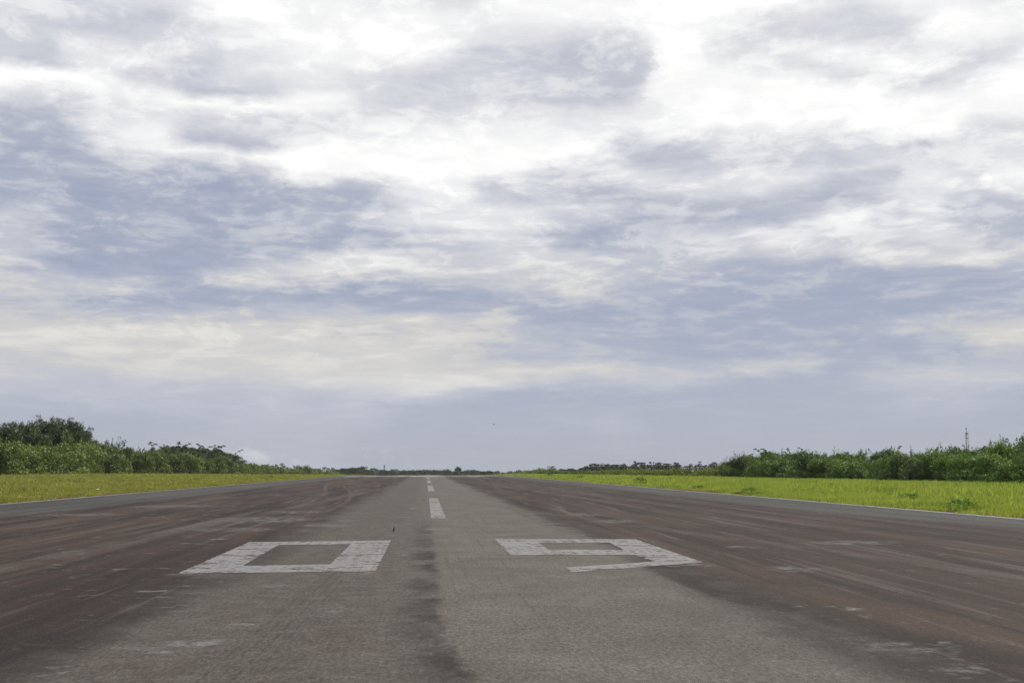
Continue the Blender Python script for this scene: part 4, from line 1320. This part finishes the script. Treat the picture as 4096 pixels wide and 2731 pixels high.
b = MB(); frustum(b, 0, .11, .135, .105); frustum(b, .11, .13, .118, .118)
c = MB(); frustum(c, .13, .175, .085, .125); frustum(c, .175, .205, .125, .095)
mk_base_o = b.build('base', M_ORANGE, False)
mk_base_c = b.build('base', M_CREAM, False)
mk_cap = c.build('cap', M_WHITE, False)
for px, py, base, sc, lab in ((388, 1969, mk_base_o, 1.0, 'small orange marker with white cap in the left grass'), (854, 1933, mk_base_c, 1.05, 'small pale marker in the left grass beyond the orange one'),
                              (1208, 1910, mk_base_c, 1.1, 'tiny white marker far off in the left grass'), (3022, 1967, mk_base_c, 1.0, 'small orange and white marker in the right grass'),
                              (2563, 1932, mk_base_c, .9, 'pale marker half hidden in the large weed bush'), (2340, 1919, mk_base_c, 1.1, 'small white marker in the right grass, left of the weed bush'),
                              (2209, 1910.5, mk_base_c, 1.1, 'white marker in front of the far weed bush'), (2123, 1906, mk_base_c, 1.2, 'tiny white marker, farthest on the right')):
    p = hit(px, py)
    r = empty('edge_marker', (p.x, p.y, tz(p.x, p.y) + .05)); r.scale = (sc, sc, sc)
    tag(r, lab, 'edge marker', 'edge markers beside the runway')
    add('base', base, r); add('cap', mk_cap, r)

# ---------------------------------------------------------------- lattice mast behind the right thicket
def lattice(H, w0, w1, nb, rad):
    legs, brace = MB(), MB()
    cor = [(math.cos(a), math.sin(a)) for a in (PI / 2 + .3, PI / 2 + .3 + 2 * PI / 3, PI / 2 + .3 + 4 * PI / 3)]
    W = lambda z: (w0 + (w1 - w0) * z / H) * .577
    for cx, cy in cor:
        legs.tube([(cx * W(0), cy * W(0), 0), (cx * W(H), cy * W(H), H)], [rad, rad], 6)
    for i in range(nb):
        z0, z1 = H * i / nb, H * (i + 1) / nb
        for k in range(3):
            a, b2 = cor[k], cor[(k + 1) % 3]
            if i % 2: a, b2 = b2, a
            brace.tube([(a[0] * W(z0), a[1] * W(z0), z0), (b2[0] * W(z1), b2[1] * W(z1), z1)], [rad * .5] * 2, 4)
            brace.tube([(a[0] * W(z1), a[1] * W(z1), z1), (b2[0] * W(z1), b2[1] * W(z1), z1)], [rad * .45] * 2, 4)
    return legs, brace, W, cor


MY = 300.0
mx = at_px(3872, MY)
mz = tz(mx, MY)
zp = lambda py: CAMH + ray(3872, py).z / ray(3872, py).y * MY - mz      # picture row -> height on the mast
Hm = zp(1732)
mast = empty('lattice_mast', (mx, MY, mz))
tag(mast, 'slim grey lattice mast with a twin lamp behind the right thicket', 'mast')
legs, brace, W, cor = lattice(Hm, .72, .58, 12, .035)
add('leg_frame', legs.build('leg_frame', M_STEEL), mast)
add('bracing', brace.build('bracing', M_STEEL), mast)
for py, w in ((1751.5, .66), ):
    q = MB(); q.box((0, 0, zp(py)), (w * .85, w * .85, .11)); add('platform', q.build('platform', M_DARK), mast)
q = MB()
for zz in (zp(1736), zp(1731)):
    pts = [(cx * .37, cy * .37, zz) for cx, cy in cor]
    for k in range(3): q.tube([pts[k], pts[(k + 1) % 3]], [.035, .035], 5)
for cx, cy in cor: q.tube([(cx * .37, cy * .37, zp(1737)), (cx * .37, cy * .37, zp(1730))], [.035, .035], 5)
add('top_rail', q.build('top_rail', M_DARK), mast)
q = MB(); q.tube([(-.04, 0, Hm - .6), (-.04, 0, zp(1716))], [.055, .045], 6); add('pole', q.build('pole', M_DARK), mast)
q = MB(); q.tube([(-.04, 0, zp(1711)), (-.04, 0, zp(1700))], [.014, .008], 5); add('lightning_rod', q.build('lightning_rod', M_DARK), mast)
q = MB(); q.tube([(.3, -.1, zp(1737)), (.3, -.1, zp(1725))], [.03, .02], 5); add('antenna', q.build('antenna', M_DARK), mast)
for s in (-1, 1):
    q = MB()
    q.tube([(-.04 + s * .10, 0, zp(1714.6)), (-.04 + s * .11, 0, zp(1713)), (-.04 + s * .12, 0, zp(1711))], [.05, .085, .07], 8)
    add('lamp', q.build('lamp', M_DARK), mast)
q = MB(); q.box((-.04, 0, zp(1715.2)), (.3, .06, .06)); add('crossbar', q.build('crossbar', M_DARK), mast)

# far lattice tower on the horizon
TY = 1420.0
tx = at_px(1537, TY)
th = CAMH + ray(1537, 1859).z / ray(1537, 1859).y * TY - tz(tx, TY)
tw = empty('lattice_tower', (tx, TY, tz(tx, TY)))
tag(tw, 'thin far-off lattice tower rising over the horizon palms', 'tower')
legs, brace, W, cor = lattice(th, 1.6, .7, 18, .11)
add('leg_frame', legs.build('leg_frame', M_STEEL), tw)
add('bracing', brace.build('bracing', M_STEEL), tw)
q = MB()
for k in range(3): q.box((cor[k][0] * .75, cor[k][1] * .75, th - 1.6), (.3, .3, 2.4))
add('antenna', q.build('antenna', M_DARK), tw)

# whip antenna and short post at the left end of the right thicket
ax = at_px(3017, 285); az_ = tz(ax, 285)
wh = empty('whip_antenna', (ax, 285, az_))
tag(wh, 'thin upright whip antenna over the left end of the right thicket', 'antenna')
zt = CAMH + ray(3017, 1796).z / ray(3017, 1796).y * 285 - az_
q = MB(); q.tube([(0, 0, 0), (0, 0, zt * .6)], [.035, .03], 6); add('mast', q.build('mast', M_DARK), wh)
q = MB(); q.tube([(0, 0, zt * .6), (0, 0, zt)], [.02, .012], 5); add('whip', q.build('whip', M_DARK), wh)

# ---------------------------------------------------------------- birds
def bird_body():
    """upright bird, 0.25 m tall, one continuous skin: tail, belly, breast, neck, head"""
    prof = [((-.048, 0, .004), .006), ((-.044, 0, .03), .012), ((-.034, 0, .065), .019), ((-.014, 0, .105), .034), ((.000, 0, .145), .040), ((.004, 0, .180), .032),
            ((.004, 0, .205), .022), ((.006, 0, .226), .020), ((.014, 0, .243), .0205), ((.024, 0, .250), .015), ((.033, 0, .250), .006)]
    v, f, n = [], [], 10
    for i, (p, r) in enumerate(prof):
        p = Vector(p)
        d = (Vector(prof[min(i + 1, len(prof) - 1)][0]) - Vector(prof[max(i - 1, 0)][0])).normalized()
        a = Vector((0, 1, 0)); c = d.cross(a)
        for k in range(n):
            t = 2 * PI * k / n
            v.append(tuple(p + a * math.cos(t) * r * .95 + c * math.sin(t) * r))
    for i in range(len(prof) - 1):
        for k in range(n):
            f.append((i * n + k, i * n + (k + 1) % n, (i + 1) * n + (k + 1) % n, (i + 1) * n + k))
    f.append(tuple(reversed(range(n)))); f.append(tuple((len(prof) - 1) * n + k for k in range(n)))
    me = bpy.data.meshes.new('body'); me.from_pydata(v, [], f)
    me.polygons.foreach_set('use_smooth', [True] * len(f)); me.materials.append(M_BIRD)
    return me


def wing_folded(s):
    v = [(.004, s * .034, .185), (.020, s * .041, .150), (-.008, s * .040, .100), (-.040, s * .022, .045), (-.048, s * .010, .022), (-.030, s * .028, .110), (-.014, s * .036, .165)]
    w = [(x, y + s * .007, z) for x, y, z in v]
    n = len(v)
    me = bpy.data.meshes.new('wing')
    me.from_pydata(v + w, [], [tuple(range(n)), tuple(reversed(range(n, 2 * n)))] + [(i, (i + 1) % n, n + (i + 1) % n, n + i) for i in range(n)])
    me.materials.append(M_BIRD)
    return me


bm_body = bird_body(); bm_w = [wing_folded(-1), wing_folded(1)]
qb = MB(); qb.tube([(.030, 0, .250), (.045, 0, .247), (.060, 0, .241)], [.0055, .004, .001], 6); bm_beak = qb.build('beak', M_BEAK)
bm_legs = []
for s in (-1, 1):
    q = MB()
    q.tube([(-.004, s * .016, .095), (.006, s * .017, .050), (-.002, s * .017, .006)], [.006, .0035, .003], 5)
    for a in (-.5, 0, .5): q.tube([(-.002, s * .017, .005), (.026 * math.cos(a), s * .017 + .026 * math.sin(a), .003)], [.0028, .0015], 4)
    q.tube([(-.002, s * .017, .005), (-.018, s * .017, .003)], [.0028, .0015], 4)
    bm_legs.append(q.build('leg', M_BEAK))


def stand_bird(p, s, rz, label):
    r = empty('bird', p); r.scale = (s, s, s); r.rotation_euler = (0, 0, rz)
    tag(r, label, 'bird')
    add('body', bm_body, r); add('beak', bm_beak, r)
    for w in bm_w: add('wing', w, r)
    for l in bm_legs: add('leg', l, r)
    return r


p = hit(1575.5, 2130)
hh = p.y * 19.0 / 5000.0
stand_bird((p.x, p.y, .022), hh / .256, -.5, 'slim black bird standing upright on the runway near the centre line')
fy = 470.0; fx = at_px(2333, fy)
stand_bird((fx, fy, tz(fx, fy) + .45), 1.5, .8, 'tiny black bird perched at the foot of the far right scrub')

fb = ray(1977, 1697)
fp = EYE + fb * (62.0 / fb.y)
r = empty('flying_bird', fp); r.rotation_euler = (.2, -.35, .6)
tag(r, 'tiny dark bird flying low in the middle of the sky', 'bird')
q = MB(); q.tube([(-.06, 0, 0), (-.03, 0, 0), (.0, 0, 0), (.03, 0, .002), (.045, 0, .002)], [.003, .009, .012, .009, .003], 8); add('body', q.build('body', M_BIRD, True), r)
for s in (-1, 1):
    v = [(.02, s * .008, .002), (.018, s * .045, .022), (-.012, s * .085, .030), (-.012, s * .045, .018), (-.016, s * .008, 0)]
    w = [(x, y, z - .003) for x, y, z in v]
    me = bpy.data.meshes.new('wing'); me.from_pydata(v + w, [], [(0, 1, 2, 3, 4), (9, 8, 7, 6, 5)] + [(i, (i + 1) % 5, 5 + (i + 1) % 5, 5 + i) for i in range(5)])
    me.materials.append(M_BIRD); add('wing', me, r)

# a dark clod on the asphalt
p = hit(1697, 2001)
rng = np.random.default_rng(3)
import bmesh
bmm = bmesh.new(); bmesh.ops.create_icosphere(bmm, subdivisions=2, radius=.035)
for vv in bmm.verts: vv.co *= 1 + rng.normal(0, .12); vv.co.z *= .7
me = bpy.data.meshes.new('clod'); bmm.to_mesh(me); bmm.free(); me.materials.append(M_DARK)
cl = add('clod', me, None, (p.x, p.y, .042))
tag(cl, 'small dark clod lying on the runway left of the nearest dash', 'clod')

# ---------------------------------------------------------------- far air
HZ = True
if HZ:
    hb = MB(); hb.box((0, 900, -16), (3000, 2200, 90))
    hz = add('haze', hb.build('haze', bpy.data.materials.new('haze')))
    m = hz.data.materials[0]; m.use_nodes = True
    g = G(m.node_tree)
    o = g.n('ShaderNodeOutputMaterial'); pv = g.n('ShaderNodeVolumePrincipled')
    pv.inputs['Color'].default_value = (.80, .87, .95, 1); pv.inputs['Density'].default_value = .00008
    g.t.links.new(pv.outputs[0], o.inputs['Volume'])
    hz['kind'] = 'stuff'; hz['label'] = 'thin haze in the far air'
    hz.display_type = 'WIRE'
